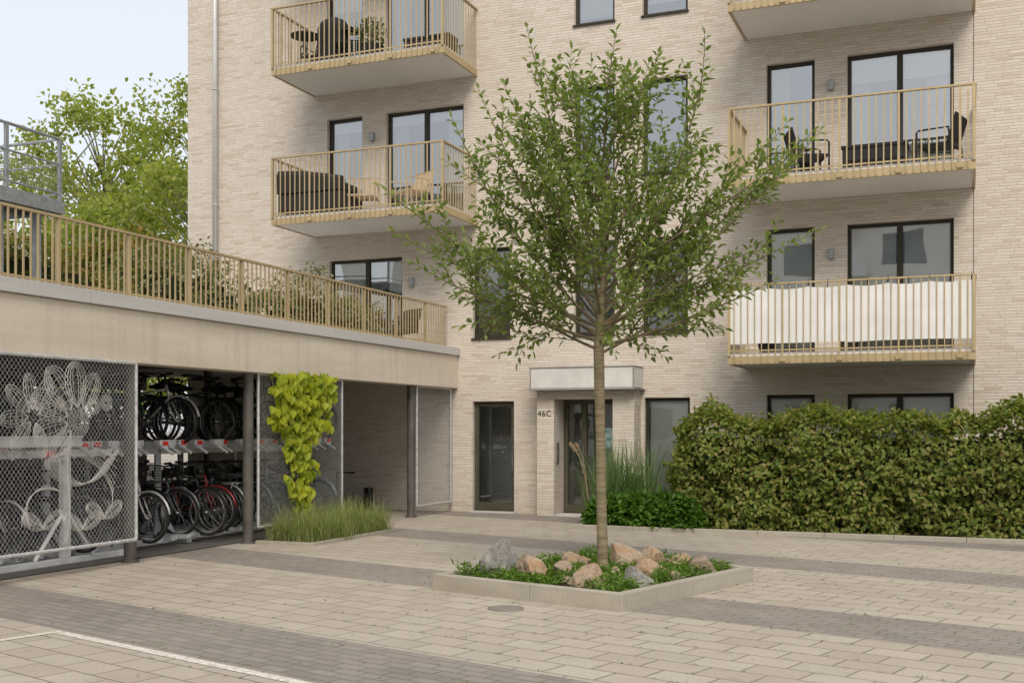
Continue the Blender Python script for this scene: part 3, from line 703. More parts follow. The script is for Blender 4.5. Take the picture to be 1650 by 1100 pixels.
for k in range(18):
    a=k*2*math.pi/18; t_.tube([(.02*math.cos(a+.5),(.03 if k%2 else -.03),.02*math.sin(a+.5)),((R-.045)*math.cos(a),0,(R-.045)*math.sin(a))],.0016,3,cap=False)
t_.tube([(0,-.05,0),(0,.05,0)],.018,8); ME_r=mesh_of(t_,'rim',M['steel'])
bx,bz=.0,.28; rear=(-.44,0,R); fr_=(.62,0,R); seat=(-.17,0,.80); head=(.42,0,.86); headb=(.47,0,.66)
def frame_m(mat,step):
    f=MB()
    f.tube([(bx,0,bz),seat],.016,7)
    if step: f.tube([(bx+.02,0,bz+.06),(.2,0,.38),(.46,0,.72)],.02,7)
    else: f.tube([(-.14,0,.72),(.43,0,.80)],.016,7); f.tube([(bx,0,bz),headb],.02,7)
    f.tube([head,headb],.02,7)
    for s_ in (-.05,.05):
        f.tube([(rear[0],s_,R),(bx,s_*.7,bz)],.009,5); f.tube([(rear[0],s_,R),(-.13,s_*.3,.70)],.008,5); f.tube([(.47,s_*.9,.64),(.53,s_,.5),(fr_[0],s_,R)],.010,5)
    for c0,a0,a1 in ((rear[0],20,190),(fr_[0],10,150)):
        f.tube([(c0+(R+.02)*math.cos(math.radians(a)),0,R+(R+.02)*math.sin(math.radians(a))) for a in range(a0,a1,12)],.018,4)
    f.tube([(-.20,.05,.72),(-.68,.06,.72),(-.68,-.06,.72),(-.20,-.05,.72)],.006,4); f.tube([(-.6,.06,.72),(rear[0],.07,R)],.005,4); f.tube([(-.6,-.06,.72),(rear[0],-.07,R)],.005,4)
    return mesh_of(f,'frame',mat)
cols={'black':(.02,.02,.022),'white':(.62,.62,.60),'red':(.26,.03,.025),'blue':(.16,.27,.34),'grey':(.16,.17,.18),'green':(.03,.10,.06)}
FM={}
for cn,cv in cols.items():
    mt=plain(cn+'_bicycle_paint',cv,.3,.2,.05,3,0,.5); FM[cn]=(frame_m(mt,False),frame_m(mt,True))
f=MB(); f.tube([(bx,-.09,bz),(bx,.09,bz)],.02,8); f.ring((bx,.06,bz),.085,.008,'y',20,4); f.tube([(bx,.09,bz),(bx+.14,.10,bz-.1)],.01,5); f.tube([(bx,-.09,bz),(bx-.14,-.10,bz+.1)],.01,5)
f.box(bx+.10,.10,bz-.115,bx+.19,.18,bz-.095); f.box(bx-.19,-.18,bz+.09,bx-.10,-.10,bz+.11); ME_c=mesh_of(f,'crank',M['dark'],False)
f=MB(); f.tube([(-.31,0,.86),(-.26,0,.875),(-.12,0,.865),(.0,0,.86)],[.07,.085,.04,.02],10); f.tube([seat,(-.19,0,.86)],.012,6); ME_s=mesh_of(f,'saddle',M['rubber'])
f=MB(); f.tube([(.42,0,.86),(.40,0,1.0)],.014,6); f.tube([(.22,.29,1.02),(.32,.27,1.03),(.42,.16,1.02),(.42,0,1.0),(.42,-.16,1.02),(.32,-.27,1.03),(.22,-.29,1.02)],.012,6); f.tube([(.20,.29,1.02),(.31,.275,1.03)],.018,7); f.tube([(.20,-.29,1.02),(.31,-.275,1.03)],.018,7)
f.tube([(.47,0,.92),(.54,0,.92)],[.035,.045],10); f.tube([(.42,.05,1.0),(.50,.04,.8),(.3,.03,.5),(.0,.03,.34)],.004,3); ME_h=mesh_of(f,'handlebar',M['dark'])
f=MB()
for i in range(7):
    z=.80+i*.035; w_=.13+.006*i
    f.tube([(.50,-w_,z),(.50+.22,-w_,z),(.50+.22,w_,z),(.50,w_,z)],.004,4,closed=True)
for i in range(8):
    y_=-.14+.04*i; f.tube([(.50,y_,1.02),(.52,y_,.80),(.70,y_,.80),(.72,y_,1.02)],.003,3)
ME_b=mesh_of(f,'basket',M['dark'],False)
def bike(loc,yaw,col,step,basket,group,upper,roll=0):
    where="on an upper rack tray" if upper else "on the lower rack"
    E=empty('bicycle',loc,f"{col} bicycle {'with basket ' if basket else ''}parked {where}",'bicycle',group=group); E.rotation_euler=(roll,0,yaw)
    def add(me,nm,par,l=(0,0,0)):
        o=bpy.data.objects.new(nm,me); link(o); o.parent=par; o.location=l; return o
    add(FM[col][step],'frame',E); add(ME_s,'saddle',E); h=add(ME_h,'handlebar',E); add(ME_c,'crank',E)
    for c_ in (rear,fr_):
        t=add(ME_t,'wheel',E,c_); add(ME_r,'rim',t)
    if basket: add(ME_b,'basket',E)
lo_cl=['grey','black','black','white','black','black','grey','black','black','black','white','black','black','grey','black','red','black','white','black','blue','black','blue','black','black','grey','blue','black']
for i,yy in enumerate(slots):
    bike((-11.0+random.uniform(-.32,.22),yy,.105),random.uniform(-.07,.07)+(math.pi if i%5==2 else 0),lo_cl[i],i%3==0,i%3==1,"bicycles parked in the two tier racks",False,random.uniform(-.04,.04))
    if i!=1: bike((-11.2+random.uniform(-.3,.2),yy,1.415),random.uniform(-.05,.05)+(math.pi if i%4==3 else 0),['black','grey','black','green','black','black','white'][i%7],i%2==0,False,"bicycles parked in the two tier racks",True,random.uniform(-.04,.04))
for i in range(13):
    yy=10.0+i*.55; bike((-14.2+random.uniform(-.2,.2),yy,.013),random.uniform(-.15,.15),['black','grey','black','white','black'][i%5],i%2==0,i%3==0,"bicycles standing deeper in the shelter",False,random.uniform(-.06,.06))
b=MB(); b.tube([(-12.0,D-.35,0),(-12.0,D-.35,.75),(-11.6,D-.35,.75)],.02,8); b.tube([(-11.3,D-.3,0),(-11.3,D-.3,.45)],.09,8); o=b.obj('standpipe',M['dark'],None,(-12,D-.35,0)); tag(o,"dark metal standpipe beside brick wall","pipe")
# ------------------------------------------------------------------ terrace steel stair
T=empty('steel_staircase',(-14.9,13,3.12),"grey steel stair landing with mesh railing on terrace","staircase")
b=MB(); b.box(-16.0,9.5,5.48,-14.30,15.0,5.52); b.box(-14.38,9.5,5.28,-14.26,15.0,5.479); b.box(-16.0,14.9,5.28,-14.381,15.0,5.479); b.box(-15.2,9.5,5.30,-15.1,14.899,5.479)
for yy in (10.5,11.6,12.7,13.8): b.box(-15.099,yy,5.34,-14.381,yy+.08,5.479)
b.obj('landing',M['galvd'],T,(-15,13,5.35))
b=MB()
for yy in (9.5,11.3,12.6,13.8,14.95): b.box(-14.345,yy-.03,5.52,-14.295,yy+.03,6.55)
for zz in (6.55,6.12,5.62): b.tube([(-14.32,9.5,zz),(-14.32,14.95,zz),(-15.95,14.95,zz)],.026 if zz>6.3 else .018,8)
b.tube([(-15.95,14.95,5.5),(-15.95,14.95,6.55)],.026,8); b.obj('railing',M['galvd'],T,(-14.32,13,5.5))
b=MB(); 
for i in range(90): 
    yy=9.55+i*.06
    if yy<14.93: b.tube([(-14.32,yy,5.62),(-14.32,yy,6.12)],.0035,3,cap=False)
for i in range(8): b.tube([(-14.32,9.5,5.65+.06*i),(-14.32,14.95,5.65+.06*i)],.0035,3,cap=False)
b.obj('mesh_infill',M['galvd'],T,(-14.32,13,5.6))
for (xx,yy) in ((-14.5,14.6),(-15.8,14.6),(-14.5,13.8),(-14.5,10)):
    b=MB(); b.box(xx-.06,yy-.06,3.121,xx+.06,yy+.06,5.279); b.obj('support_post',M['galvd'],T,(xx,yy,3.12))
# ------------------------------------------------------------------ vegetation
def snoise(P,s,seed=0): return np.array([mnoise.noise(Vector((p[0]*s+seed,p[1]*s,p[2]*s))) for p in P])
def hedge(name,x0,x1,y0,y1,z0,z1,n,mat,label,ls=(.05,.08),amp=.12,top_amp=.15,cat='hedge',nseed=3,topf=None,lob=0,layer=0):
    E=empty(name,((x0+x1)/2,(y0+y1)/2,z0),label,cat)
    topf=topf or (lambda x:0)
    def tn(x,y): return top_amp*mnoise.noise(Vector((x*.9+nseed,y*.9,0)))+.4*top_amp*mnoise.noise(Vector((x*3+nseed,y*3,5)))+topf(x)+lob*(abs(math.sin(x*2.1+nseed))-.6)
    nx=max(4,int((x1-x0)/.3)); nyy=max(3,int((y1-y0)/.3)); ins=.22
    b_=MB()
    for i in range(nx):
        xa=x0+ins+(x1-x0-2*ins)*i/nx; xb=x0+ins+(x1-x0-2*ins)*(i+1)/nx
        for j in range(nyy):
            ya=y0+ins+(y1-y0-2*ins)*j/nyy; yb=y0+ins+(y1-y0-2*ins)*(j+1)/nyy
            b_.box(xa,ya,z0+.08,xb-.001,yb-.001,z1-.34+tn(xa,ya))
    b_.obj('shade_core',M['core'],E,((x0+x1)/2,(y0+y1)/2,z0))  # solid near-black boxes, coloured to stand in for shade inside the hedge
    W_,H_,D_=x1-x0,z1-z0,y1-y0
    areas=np.array([W_*H_*(1.0),W_*D_,D_*H_,D_*H_*1.0,.25*W_*H_]); areas/=areas.sum()
    pick=rng.choice(5,n,p=areas); u=rng.random(n);v=rng.random(n); P=np.zeros((n,3)); N=np.zeros((n,3))
    m=pick==0; P[m]=np.stack([x0+W_*u[m],np.full(m.sum(),y0),z0+H_*v[m]],1); N[m]=(0,-1,0)
    m=pick==1; P[m]=np.stack([x0+W_*u[m],y0+D_*v[m],np.full(m.sum(),z1)],1); N[m]=(0,0,1)
    m=pick==2; P[m]=np.stack([np.full(m.sum(),x0),y0+D_*u[m],z0+H_*v[m]],1); N[m]=(-1,0,0)
    m=pick==3; P[m]=np.stack([np.full(m.sum(),x1),y0+D_*u[m],z0+H_*v[m]],1); N[m]=(1,0,0)
    m=pick==4; P[m]=np.stack([x0+W_*u[m],np.full(m.sum(),y1),z0+H_*v[m]],1); N[m]=(0,1,0)
    nz=snoise(P,1.6,nseed); nz2=snoise(P,4.5,nseed+9)
    vert=1-np.abs(N[:,2])
    edge=np.clip((P[:,2]-(z1-.35))/.35,0,1)*vert*.14
    disp=nz*amp*1.6+nz2*amp*1.1+rng.normal(0,.04,n)-np.abs(rng.normal(0,.04,n))-edge
    if layer:
        ph=snoise(P*np.array([1,1,.3]),1.3,nseed+4)
        fr=np.mod(P[:,2]/.27+ph*2.2,1.0); disp+=vert*layer*(1-fr)*1.0-vert*layer*.4
    if lob: disp+=vert*lob*.8*(np.abs(np.sin(P[:,0]*2.1+nseed))-.6)
    disp=np.maximum(disp,-.20)
    P=P+N*disp[:,None]
    P[:,2]+= np.array([tn(p[0],p[1]) for p in P])*((P[:,2]-z0)/H_)
    P[:,2]=np.maximum(P[:,2],z0+.02)
    Dr=rng.normal(0,.6,(n,3))+N*.5+np.array([0,0,-.45]); Nn=N*1.0+np.array([0,0,.8])+rng.normal(0,.45,(n,3))
    leaves('foliage',P,Dr,Nn,rng.uniform(ls[0],ls[1],n),rng.uniform(ls[0],ls[1],n)*.66,mat,E,((x0+x1)/2,(y0+y1)/2,z0))
    k=int(W_*14); LP=[];LD=[];LN=[]
    for i in range(k):
        x=random.uniform(x0,x1);y=random.uniform(y0,y1); h=random.uniform(.04,.26); zz=z1-.1+tn(x,y)
        dx,dy=random.uniform(-.1,.1),random.uniform(-.1,.1)
        for t in np.linspace(.0,1,9):
            a=random.uniform(0,6.28); LP.append((x+dx*t,y+dy*t,zz+h*t)); LD.append((math.cos(a),math.sin(a),.5)); LN.append((random.uniform(-.5,.5),random.uniform(-.5,.5),1))
    leaves('shoot_leaves',LP,LD,LN,rng.uniform(ls[0],ls[1],len(LP)),rng.uniform(ls[0],ls[1],len(LP))*.6,mat,E,((x0+x1)/2,(y0+y1)/2,z1))
    return E
hedge('hedge',-4.45,4.2,17.95,18.85,.03,1.79,26000,M['hedge'],"clipped leafy green hedge in a kerbed bed by the facade",(.065,.11),amp=.16,top_amp=.16,topf=lambda x:.11*max(0,min(1,(x+.4)/1.2))+.12*max(0,1-abs(x+3.9)/.7),lob=.09,layer=.13)
s=MB()
for i in range(9): s.box(-3.9,18.22,.25+i*.12,4.0,18.24,.33+i*.12)
for xx in (-3.9,-2.1,-.3,1.5,3.3): s.box(xx,18.241,0,xx+.07,18.30,1.38)
o=s.obj('slatted_fence',M['wood'],None,(0,18.2,0)); tag(o,"brown wooden slat fence overgrown by hedge","fence")
s=MB(); s.quad((-5.95,17.74,.05),(9,17.74,.05),(9,D-.003,.05),(-5.95,D-.003,.05)); tag(s.obj('flower_bed_soil',M['soil']),"dark soil of the planted bed",None,"structure")
E=empty('bed_kerb',(-6,17.65,0),"low concrete kerb around the hedge bed","kerb")
x=-6.04
while x<9:
    q=MB(); q.box(x,17.65,-.02,min(x+.996,9),17.735,.07); q.obj('kerb_stone',M['kerb'],E,(x,17.65,0),bevel=.008); x+=1.0
y=17.736
while y<D-.5:
    q=MB(); q.box(-6.04,y,-.02,-5.955,y+.9,.07); q.obj('kerb_stone',M['kerb'],E,(-6,y,0),bevel=.008); y+=.904
def mound(name,cx,cy,rx,ry,h,n,mat,label,ls,cat='shrub',z0=.04,group=None):
    E=empty(name,(cx,cy,z0),label,cat,group=group)
    d=nrm(rng.normal(0,1,(n,3))); d[:,2]=np.abs(d[:,2]); r_=rng.random(n)**.35
    P=d*r_[:,None]*np.array([rx,ry,h]); k=1+.28*snoise(P,3.5,cx*3); P=P*k[:,None]+np.array([cx,cy,z0])
    Dr=d*.8+rng.normal(0,.6,(n,3)); N=np.array([0,0,1.])+d*.4+rng.normal(0,.4,(n,3))
    leaves('foliage',P,Dr,N,rng.uniform(ls[0],ls[1],n),rng.uniform(ls[0],ls[1],n)*.55,mat,E,(cx,cy,z0))
    q=MB()
    for i in range(12):
        a=i*2.4; q.tube([(cx,cy,z0-.03),(cx+rx*.5*math.cos(a),cy+ry*.5*math.sin(a),z0+h*.65)],.006,4)
    q.obj('stems',M['twig'],E,(cx,cy,z0)); return E
for i,(cx,cy,rx,h) in enumerate([(-5.62,18.15,.42,.46),(-5.05,18.1,.5,.52),(-4.5,18.0,.42,.60),(-5.6,18.9,.4,.5),(-4.2,17.95,.3,.50),(-5.3,18.5,.4,.56)]):
    mound('low_shrub',cx,cy,rx,.34,h,1000,M['shrub'],"low bright green shrub in the kerbed bed",(.08,.15),group="low shrubs in the bed")
def tuft(name,cx,cy,rx,ry,n,hr,lean,mat,label,w_=.012,z0=.04,group=None,cat='ornamental grass',curl=1.6):
    P=np.stack([cx+rng.normal(0,.4,n)*rx,cy+rng.normal(0,.4,n)*ry,np.full(n,z0)],1)
    o=blades(name,P,rng.uniform(0,6.28,n),np.abs(rng.normal(lean,lean*.5,n)),rng.uniform(hr[0],hr[1],n),rng.uniform(w_*.6,w_*1.2,n),mat,None,(cx,cy,z0),curl=curl)
    tag(o,label,cat,None,group); return o
for (cx,cy) in ((-5.75,18.6),(-5.45,18.8),(-5.15,18.7),(-5.6,19.1)):
    tuft('tall_grass',cx,cy,.34,.3,130,(.8,1.65),.40,M['reed'],"tall arching green ornamental grass near the entrance",.024,group="tall grasses in the bed")
for (cx,cy) in ((-6.0,18.35),):
    E=empty('plume_grass',(cx,cy,.05),"tall grass with drooping tan seed plumes","ornamental grass"); q=MB(); P=[];Dv=[]
    for k in range(3):
        a=2.5+k*.6; dx,dy=.35*math.cos(a),.2*math.sin(a); pts=[(cx+dx*t**2,cy+dy*t**2,.05+1.75*t-.38*t**3) for t in np.linspace(0,1,8)]
        q.tube(pts,.004,4)
        for t in np.linspace(.84,1.0,50):
            P.append((cx+dx*t**2+random.gauss(0,.012),cy+dy*t**2+random.gauss(0,.012),.05+1.75*t-.38*t**3)); Dv.append((random.gauss(0,.3)+dx,random.gauss(0,.3)+dy,-.8))
    q.obj('stalks',M['plume'],E,(cx,cy,.05)); leaves('plume',P,Dv,rng.normal(0,1,(len(P),3)),np.full(len(P),.06),np.full(len(P),.007),M['plume'],E,(cx,cy,.05))
s=MB(); s.quad((-9.5,13.75,.02),(-8.6,13.75,.02),(-8.6,16.15,.02),(-9.5,16.15,.02)); tag(s.obj('grass_bed_soil',M['soil']),"dark soil of the grass bed",None,"structure")
E=empty('grass_bed_edging',(-8.55,13.7,0),"flat concrete edging around the grass bed","kerb")
for (a,b_,c_,d_) in ((-9.5,13.68,-8.52,13.75),(-8.6,13.752,-8.52,14.95),(-8.6,14.954,-8.52,16.15),(-9.5,16.152,-8.52,16.22)):
    q=MB(); q.box(a,b_,-.02,c_,d_,.045); q.obj('edging_stone',M['kerb'],E,(a,b_,0),bevel=.006)
for i in range(14):
    cx=-9.2+.42*(i%2)+random.uniform(-.1,.1); cy=13.98+.32*(i//2)+random.uniform(-.1,.1)
    tuft('grass_clump',cx,cy,.24,.24,340,(.28,.68),.75,M['grass'],"dense arching pale green grass clump in bed beside post",.008,.02,"grass clumps beside the shelter",curl=2.1)
# climbing vine
n=760; P=[]
def yr(z):
    pts=[(.3,14.60,14.82),(.6,14.50,14.96),(1.0,14.40,15.05),(1.35,14.38,15.05),(1.6,14.26,15.18),(1.8,14.0,15.45),(2.1,13.93,15.62),(2.6,13.95,15.80)]
    for i in range(len(pts)-1):
        if pts[i][0]<=z<=pts[i+1][0]:
            t=(z-pts[i][0])/(pts[i+1][0]-pts[i][0]); return pts[i][1]+(pts[i+1][1]-pts[i][1])*t,pts[i][2]+(pts[i+1][2]-pts[i][2])*t
    return 14.3,15.2
while len(P)<n:
    z=random.uniform(.35,2.52)
    a,b_=yr(z); y=random.uniform(13.8,15.95)
    wob=.24*mnoise.noise(Vector((z*4,0,4))); wob2=.30*mnoise.noise(Vector((z*5,7,1)))
    if a+wob<y<b_+wob2 and mnoise.noise(Vector((y*4.5,z*4.5,1)))>-.20: P.append((-9.44+random.uniform(-.03,.13)*(.5+.4*z/2),y,z))
P=np.array(P); 
E=empty('climbing_vine',(-9.45,14.8,.02),"bright yellow green climbing vine hanging on mesh panel","climbing plant")
leaves('foliage',P,np.stack([rng.uniform(.0,.5,n),rng.normal(0,.5,n),-np.ones(n)],1),np.stack([np.ones(n),rng.normal(-.3,.4,n),rng.uniform(.1,1.1,n)],1),rng.uniform(.09,.18,n),rng.uniform(.08,.15,n),M['climb'],E,(-9.45,14.8,.02),.2)
q=MB()
for k in range(9):
    y0_=14.70; yy=random.uniform(13.95,15.6); q.tube([(-9.45,y0_+.02*k,.0),(-9.48,y0_+.1*(yy-y0_)+.02*k,.8),(-9.46,y0_+.5*(yy-y0_),1.6),(-9.46,yy,2.4)],.008,5)
q.obj('stems',M['twig'],E,(-9.45,14.8,.02))
hedge('terrace_hedge',-10.9,-10.25,12.4,19.0,3.12,4.0,7000,M['terr'],"low mixed hedge behind the terrace railing",(.05,.09),amp=.18,top_amp=.5,nseed=8)
hedge('autumn_hedge',-25,-16.3,19.2,20.2,3.12,5.3,9000,M['autumn'],"overgrown hedge turning orange on the terrace",(.10,.16),amp=.3,top_amp=.7,nseed=15)
hedge('autumn_hedge',-15.8,-15.0,8.5,18.5,3.12,4.7,5000,M['autumn'],"green and orange leafy hedge under the steel stair",(.08,.13),amp=.25,top_amp=.5,nseed=21)
hedge('back_hedge',-19.2,-18.2,2,20,0,2.8,4000,M['birch'],"sunlit green hedge behind the bicycle shelter",(.12,.2),amp=.2,top_amp=.2,nseed=33)
# ------------------------------------------------------------------ courtyard tree
TX,TY=-3.53,11.24
class Tree:
    def __init__(s): s.w=MB(); s.P=[];s.D=[];s.N=[]
    def path(s,p,d,L,n,wob,trop):
        pts=[Vector(p)]; d=Vector(d).normalized()
        for i in range(n):
            d=(d+Vector((random.gauss(0,wob),random.gauss(0,wob),random.gauss(0,wob)+trop))).normalized(); pts.append(pts[-1]+d*(L/n))
        return pts
    def leafy(s,pts,start,spacing):
        L=sum((pts[i+1]-pts[i]).length for i in range(len(pts)-1)); m=max(2,int(L*(1-start)/spacing)); ph=random.uniform(0,6)
        for k in range(m+1):
            t=start+(1-start)*k/m; x=t*(len(pts)-1); i=min(int(x),len(pts)-2); p=pts[i].lerp(pts[i+1],x-i); d=(pts[i+1]-pts[i]).normalized()
            a=ph+k*2.4+random.gauss(0,.3); o=d.orthogonal().normalized(); b_=d.cross(o); out=o*math.cos(a)+b_*math.sin(a)
            if k==m: out=out*.2
            dr=(out*.9+d*.85+Vector((0,0,-.12))).normalized(); s.P.append(p+out*.008); s.D.append(dr); nn=Vector((random.gauss(0,.5),random.gauss(0,.5),1)); s.N.append(nn)
    def branch(s,p,d,L,r,lvl,wob=.07,trop=.05,sp=(.20,.15),leafsp=.038,long=1.0):
        n=max(3,int(L/.16)); pts=s.path(p,d,L,n,wob,trop); rad=[r*(1-.90*i/n)+.0013 for i in range(n+1)]
        s.w.tube(pts,rad,7 if lvl==0 else (4 if lvl==1 else 3),cap=False)
        if lvl==2 or L<.28: s.leafy(pts,.06,leafsp); return
        s.leafy(pts,.38 if lvl==0 else .15,leafsp*1.0)
        spc=sp[lvl]; t=.14 if lvl==0 else .12; tmax=.80 if lvl==0 else .72
        while t<tmax:
            x=t*n; i=min(int(x),n-1); q=pts[i].lerp(pts[i+1],x-i); dd=(pts[i+1]-pts[i]).normalized()
            o=dd.orthogonal().normalized(); o.rotate(Quaternion(dd,random.uniform(0,6.28)))
            ang=math.radians(random.uniform(26,52)); nd=dd*math.cos(ang)+o*math.sin(ang)
            nl=(random.uniform(.4,.95)*(1.2-.8*t)*long if lvl==0 else random.uniform(.12,.30)*(1.2-.6*t))*(1 if L>1.3 or lvl else .7)
            s.branch(q,nd,nl,rad[i]*.34 if lvl==0 else .0024,lvl+1,wob*.9,.06,sp,leafsp)
            t+=spc/L*random.uniform(.7,1.35)
T_=Tree()
trunk=[(TX,TY,.05),(TX+.005,TY,.22),(TX-.012,TY,.9),(TX-.022,TY,1.6),(TX-.035,TY,2.2),(TX-.04,TY,2.5),(TX-.0,TY,3.1),(TX+.04,TY,3.7),(TX,TY,4.3),(TX+.04,TY,4.7)]
trad=[.078,.058,.053,.051,.055,.055,.030,.019,.011,.004]
def trunk_at(z):
    for i in range(len(trunk)-1):
        if trunk[i][2]<=z<=trunk[i+1][2]:
            t=(z-trunk[i][2])/(trunk[i+1][2]-trunk[i][2]); return Vector(trunk[i]).lerp(Vector(trunk[i+1]),t)
    return Vector(trunk[-1])
NP=30
for i in range(NP):
    t=i/(NP-1); z=2.42+(t**1.15)*2.1; a=i*2.39996+.6
    inc=math.radians(71-36*t+random.uniform(-6,6)); L=(2.05-.85*t)*random.uniform(.85,1.12)
    if t<.08: L*=.9; 
    T_.branch(trunk_at(z),(math.cos(a)*math.sin(inc),math.sin(a)*math.sin(inc),math.cos(inc)),L,.016-.006*t,0,.045,.024)
rt=Vector((.927,.374,0)); 
for (ox,inc,z,L) in ((-1,18,3.1,2.9),(-1,27,3.0,2.5),(1,19,3.0,2.65),(1,30,2.9,2.95),(1,41,2.8,3.0),(-1,37,2.8,2.7),(1,52,2.7,2.9),(-1,47,2.7,2.75),(1,62,2.65,2.95),(-1,60,2.6,2.7),(1,71,2.7,2.7),(1,64,3.2,2.4),(-1,70,2.7,2.5),(-1,76,2.55,2.1),(1,78,2.5,1.9),(-1,57,3.3,2.0)):
    dv=rt*ox+Vector((random.uniform(-.5,.5)*.374,random.uniform(-.5,.5),0))*.6; dv.z=0; dv.normalize(); inc=math.radians(inc)
    T_.branch(trunk_at(z),(dv.x*math.sin(inc),dv.y*math.sin(inc),math.cos(inc)),L,.018,0,.03,.016,sp=(.19,.16),long=.85)
CT=empty('courtyard_tree',(TX,TY,.1),"young leafy cherry tree with slender trunk in planter","tree")
q=MB(); q.tube(trunk,trad,14,cap=False); q.obj('trunk',M['bark'],CT,(TX,TY,.1),smooth=True)
T_.w.obj('branches',M['twig'],CT,(TX,TY,.1),smooth=True)
nL=len(T_.P); print('leaves',nL)
leaves('crown',np.array(T_.P),np.array(T_.D),np.array(T_.N),rng.uniform(.062,.104,nL),rng.uniform(.033,.052,nL),M['leaf'],CT,(TX,TY,2.4),.15)
# ------------------------------------------------------------------ planter
PE=empty('tree_planter',SV(-6.63,9.73),"square raised planter with low concrete edging","planter")
def svbox(s0,v0,s1,v1,z0,z1,name,mat,par,bev=.008):
    m=MB(); cs=[SV(s0,v0),SV(s1,v0),SV(s1,v1),SV(s0,v1)]
    m.v=[(c[0],c[1],z0) for c in cs]+[(c[0],c[1],z1) for c in cs]
    m.f=[(0,3,2,1),(4,5,6,7),(0,1,5,4),(1,2,6,5),(2,3,7,6),(3,0,4,7)]
    return m.obj(name,mat,par,SV(s0,v0,z0),bevel=bev)
s0,s1,v0,v1=-7.84,-5.54,8.58,11.2; w_=.10; hh=.165
for (a,b_,c_,d_) in ((s0,v0,s0+1.25,v0+w_),(s0+1.254,v0,s1,v0+w_),(s1-w_,v0+w_+.003,s1,v0+1.3),(s1-w_,v0+1.304,s1,v1),(s0,v0+w_+.003,s0+w_,v0+1.3),(s0,v0+1.304,s0+w_,v1),(s0+w_+.003,v1-w_,s1-w_-.003,v1)):
    svbox(a,b_,c_,d_,-.01,hh,'edging_stone',M['kerb'],PE)
svbox(s0+w_+.003,v0+w_+.004,s1-w_-.003,v1-w_-.003,0.01,.12,'soil',M['soil'],PE,0)
def rock(s,v,r,h,mat,seed,label,col):
    import bmesh
    bm=bmesh.new(); bmesh.ops.create_icosphere(bm,subdivisions=4,radius=1)
    rs=random.Random(seed); planes=[(Vector((rs.gauss(0,1),rs.gauss(0,1),rs.gauss(0,.8))).normalized(),rs.uniform(.40,.74)) for _ in range(9)]
    for vt in bm.verts:
        p=vt.co.copy()
        for _ in range(2):
            for (nn,dd) in planes:
                k=p.dot(nn)
                if k>dd: p=p-nn*(k-dd)
        p+=p.normalized()*.05*mnoise.fractal(p*3.5+Vector((seed,0,0)),1,2,5)
        vt.co=Vector((p.x*r*1.45,p.y*r*1.1,p.z*h*1.35))
    me=bpy.data.meshes.new('rock'); bm.to_mesh(me); bm.free(); me.materials.append(mat)
    o=bpy.data.objects.new('rock',me); register(o,None,SV(s,v,.10+h*.38)); o.rotation_euler=(rs.uniform(-.3,.3),rs.uniform(-.3,.3),rs.uniform(0,6)); tag(o,label,'rock',None,"rocks in the tree planter")
O,G,Bn=M['rocko'],M['rockg'],M['rockb']
RKS=[(-7.48,9.25,.19,.24,G),(-7.03,9.20,.19,.17,O),(-6.14,8.95,.20,.19,O),(-6.70,10.40,.20,.20,O),(-5.92,9.42,.15,.12,G),(-7.1,10.15,.17,.15,O),(-6.05,9.98,.16,.14,O),(-5.80,10.6,.17,.12,Bn),(-6.95,9.72,.13,.11,Bn),(-6.3,9.55,.11,.10,O),(-6.35,10.45,.17,.17,O),(-6.5,9.15,.10,.07,Bn),(-7.4,10.4,.12,.10,O),(-5.85,11.0,.10,.08,Bn),(-6.75,9.45,.09,.07,O),(-5.8,9.9,.12,.09,Bn),(-6.2,10.85,.14,.13,O),(-6.1,9.3,.08,.06,G)]
for i,(s_,v_,r_,h_,mt) in enumerate(RKS): rock(s_,v_,r_,h_,mt,i+3,({O:"ochre angular rock in the tree planter",G:"grey angular rock in the tree planter",Bn:"pale brown angular rock in the tree planter"}[mt]),None)
n=9000; S_=rng.uniform(s0+.14,s1-.14,n); V_=rng.uniform(v0+.14,v1-.14,n)
dens=snoise(np.stack([S_,V_,S_*0],1),2.1,5); keep=dens>-.22; S_,V_,dens=S_[keep],V_[keep],dens[keep]; n=len(S_)
P=np.stack([S_*.9595+V_*.2821,-S_*.2821+V_*.9595,.11+rng.random(n)*(.04+.16*np.clip(dens+.2,0,1))],1)
o=leaves('ground_cover',P,np.stack([rng.normal(0,1,n),rng.normal(0,1,n),rng.uniform(.1,1.0,n)],1),np.stack([rng.normal(0,.5,n),rng.normal(0,.5,n),np.ones(n)],1),rng.uniform(.05,.10,n),rng.uniform(.012,.022,n),M['junip'],None,SV(-6.63,9.73,.1),.1)
tag(o,"low spreading evergreen ground cover in the tree planter","ground cover","stuff")
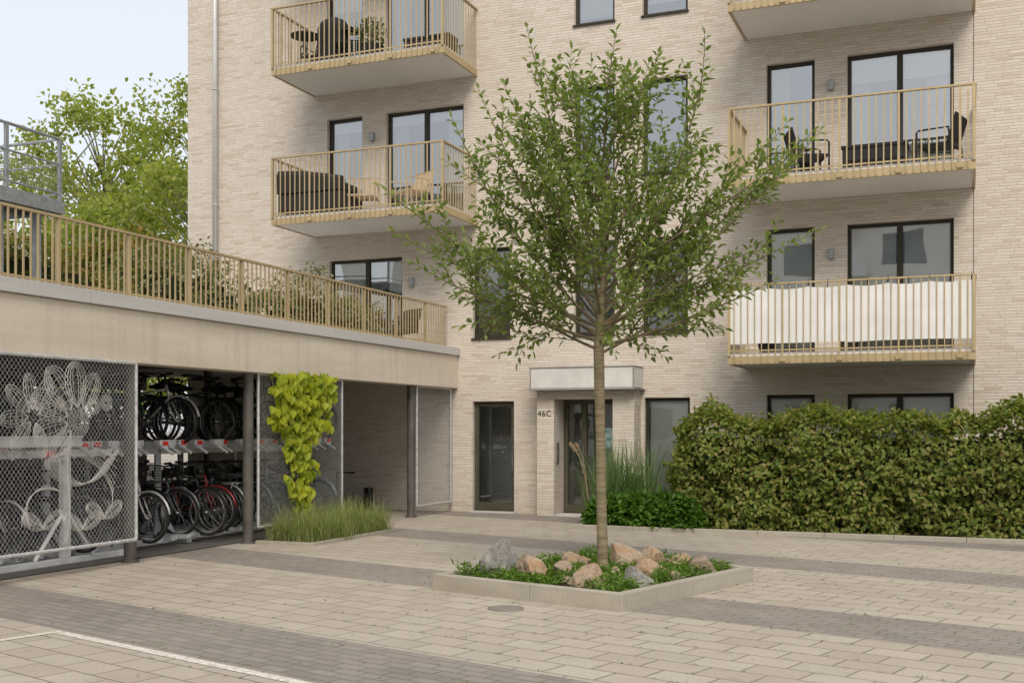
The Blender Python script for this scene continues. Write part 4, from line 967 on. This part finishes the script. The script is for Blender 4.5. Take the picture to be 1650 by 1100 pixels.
# ------------------------------------------------------------------ background trees
def bigtree(x,y,h,cr,n,mat,label,ls=(.13,.22),bole=.35,seed=1,z0=0):
    rs=random.Random(seed); E=empty('background_tree',(x,y,z0),label,'tree',group="trees behind the terrace")
    q=MB(); top=z0+h*.97; tp=[(x+rs.gauss(0,.12)*i*.4,y+rs.gauss(0,.12)*i*.4,z0+(top-z0)*i/8) for i in range(9)]; q.tube(tp,[.18*(1-.93*i/8) for i in range(9)],9)
    cl=[]
    for k in range(90):
        t=rs.uniform(bole,1.0); a=rs.uniform(0,6.28); prof=math.sin(min(1,(t-bole)/(1-bole)*.78+.16)*math.pi)**.45
        rr=cr*prof*rs.uniform(.3,1.12); c=Vector((x+rr*math.cos(a),y+rr*math.sin(a),z0+h*t)); cl.append((c,cr*rs.uniform(.12,.24)))
        st=Vector((x,y,z0+h*(t-.16 if t>.3 else .15))); q.tube([st,st.lerp(c,.5)+Vector((0,0,.2)),c],[.035,.02,.006],4)
    per=n//len(cl); Ps=[]
    for (c,r_) in cl:
        d=nrm(rng.normal(0,1,(per,3)))*(rng.random((per,1))**.7)*r_*np.array([1.3,1.3,1.0])*1.25; Ps.append(d+np.array(c))
    P=np.concatenate(Ps); n=len(P)
    q.obj('trunk',M['twigl'],E,(x,y,z0),smooth=True)
    leaves('crown',P,rng.normal(0,1,(n,3))+np.array([0,0,-.5]),rng.normal(0,1,(n,3))+np.array([0,0,.6]),rng.uniform(ls[0],ls[1],n),rng.uniform(ls[0],ls[1],n)*.7,mat,E,(x,y,z0+h*.6))
bl="tall light green birch like tree behind terrace"
bigtree(-28.2,31.5,12.8,3.3,10000,M['birch'],bl,seed=2,bole=.34)
bigtree(-23.8,32.0,13.4,3.3,10500,M['birch'],"tall light green tree beside brick building corner",seed=5,bole=.30)
bigtree(-32.5,33.0,11.4,2.6,5500,M['birch'],"light green deciduous tree behind terrace",seed=9,bole=.42)
bigtree(-24.5,28.0,8.6,2.4,6500,M['birch'],"smaller yellowish green tree behind terrace",seed=11,bole=.3)
bigtree(-20.8,27.0,9.2,2.5,7000,M['birch'],"smaller yellowish green tree near building corner",seed=12,bole=.3)
bigtree(-29.5,27.5,7.8,2.6,6000,M['autumn'],"bushy tree with orange tinted leaves",seed=14,bole=.3)
bigtree(-36,30,8.5,3.0,4000,M['birch'],"green deciduous tree behind terrace",seed=17,bole=.3)
# ------------------------------------------------------------------ building across the courtyard (seen in window reflections)
OB=empty('opposite_building',(-5,-22,0),"white rendered apartment block with balconies across the courtyard","apartment building")
OY=-22
b=MB(); b.box(-35,OY-10,0,25,OY,16); b.obj('wall',M['white'],OB,(-5,OY,0))
for fz in range(5):
    for i in range(14):
        x0=-30+i*3.6; b=MB(); b.box(x0,OY-.02,.7+fz*3.1,x0+1.5+.7*(i%2),OY+.02,2.5+fz*3.1); b.obj('window',M['oppglass'],OB,(x0,OY,1+fz*3.1))
        if i%3==0 and fz:
            b=MB(); b.box(x0-.8,OY+.021,.1+fz*3.1,x0+2.8,OY+1.5,.3+fz*3.1); b.box(x0-.8,OY+1.45,.31+fz*3.1,x0+2.8,OY+1.5,1.4+fz*3.1); b.obj('balcony',M['slab'],OB,(x0,OY,fz*3.1))
b=MB(); b.box(-35.3,OY-10.3,16,25.3,OY+.3,16.3); b.obj('roof',M['coping'],OB,(-5,OY,16))
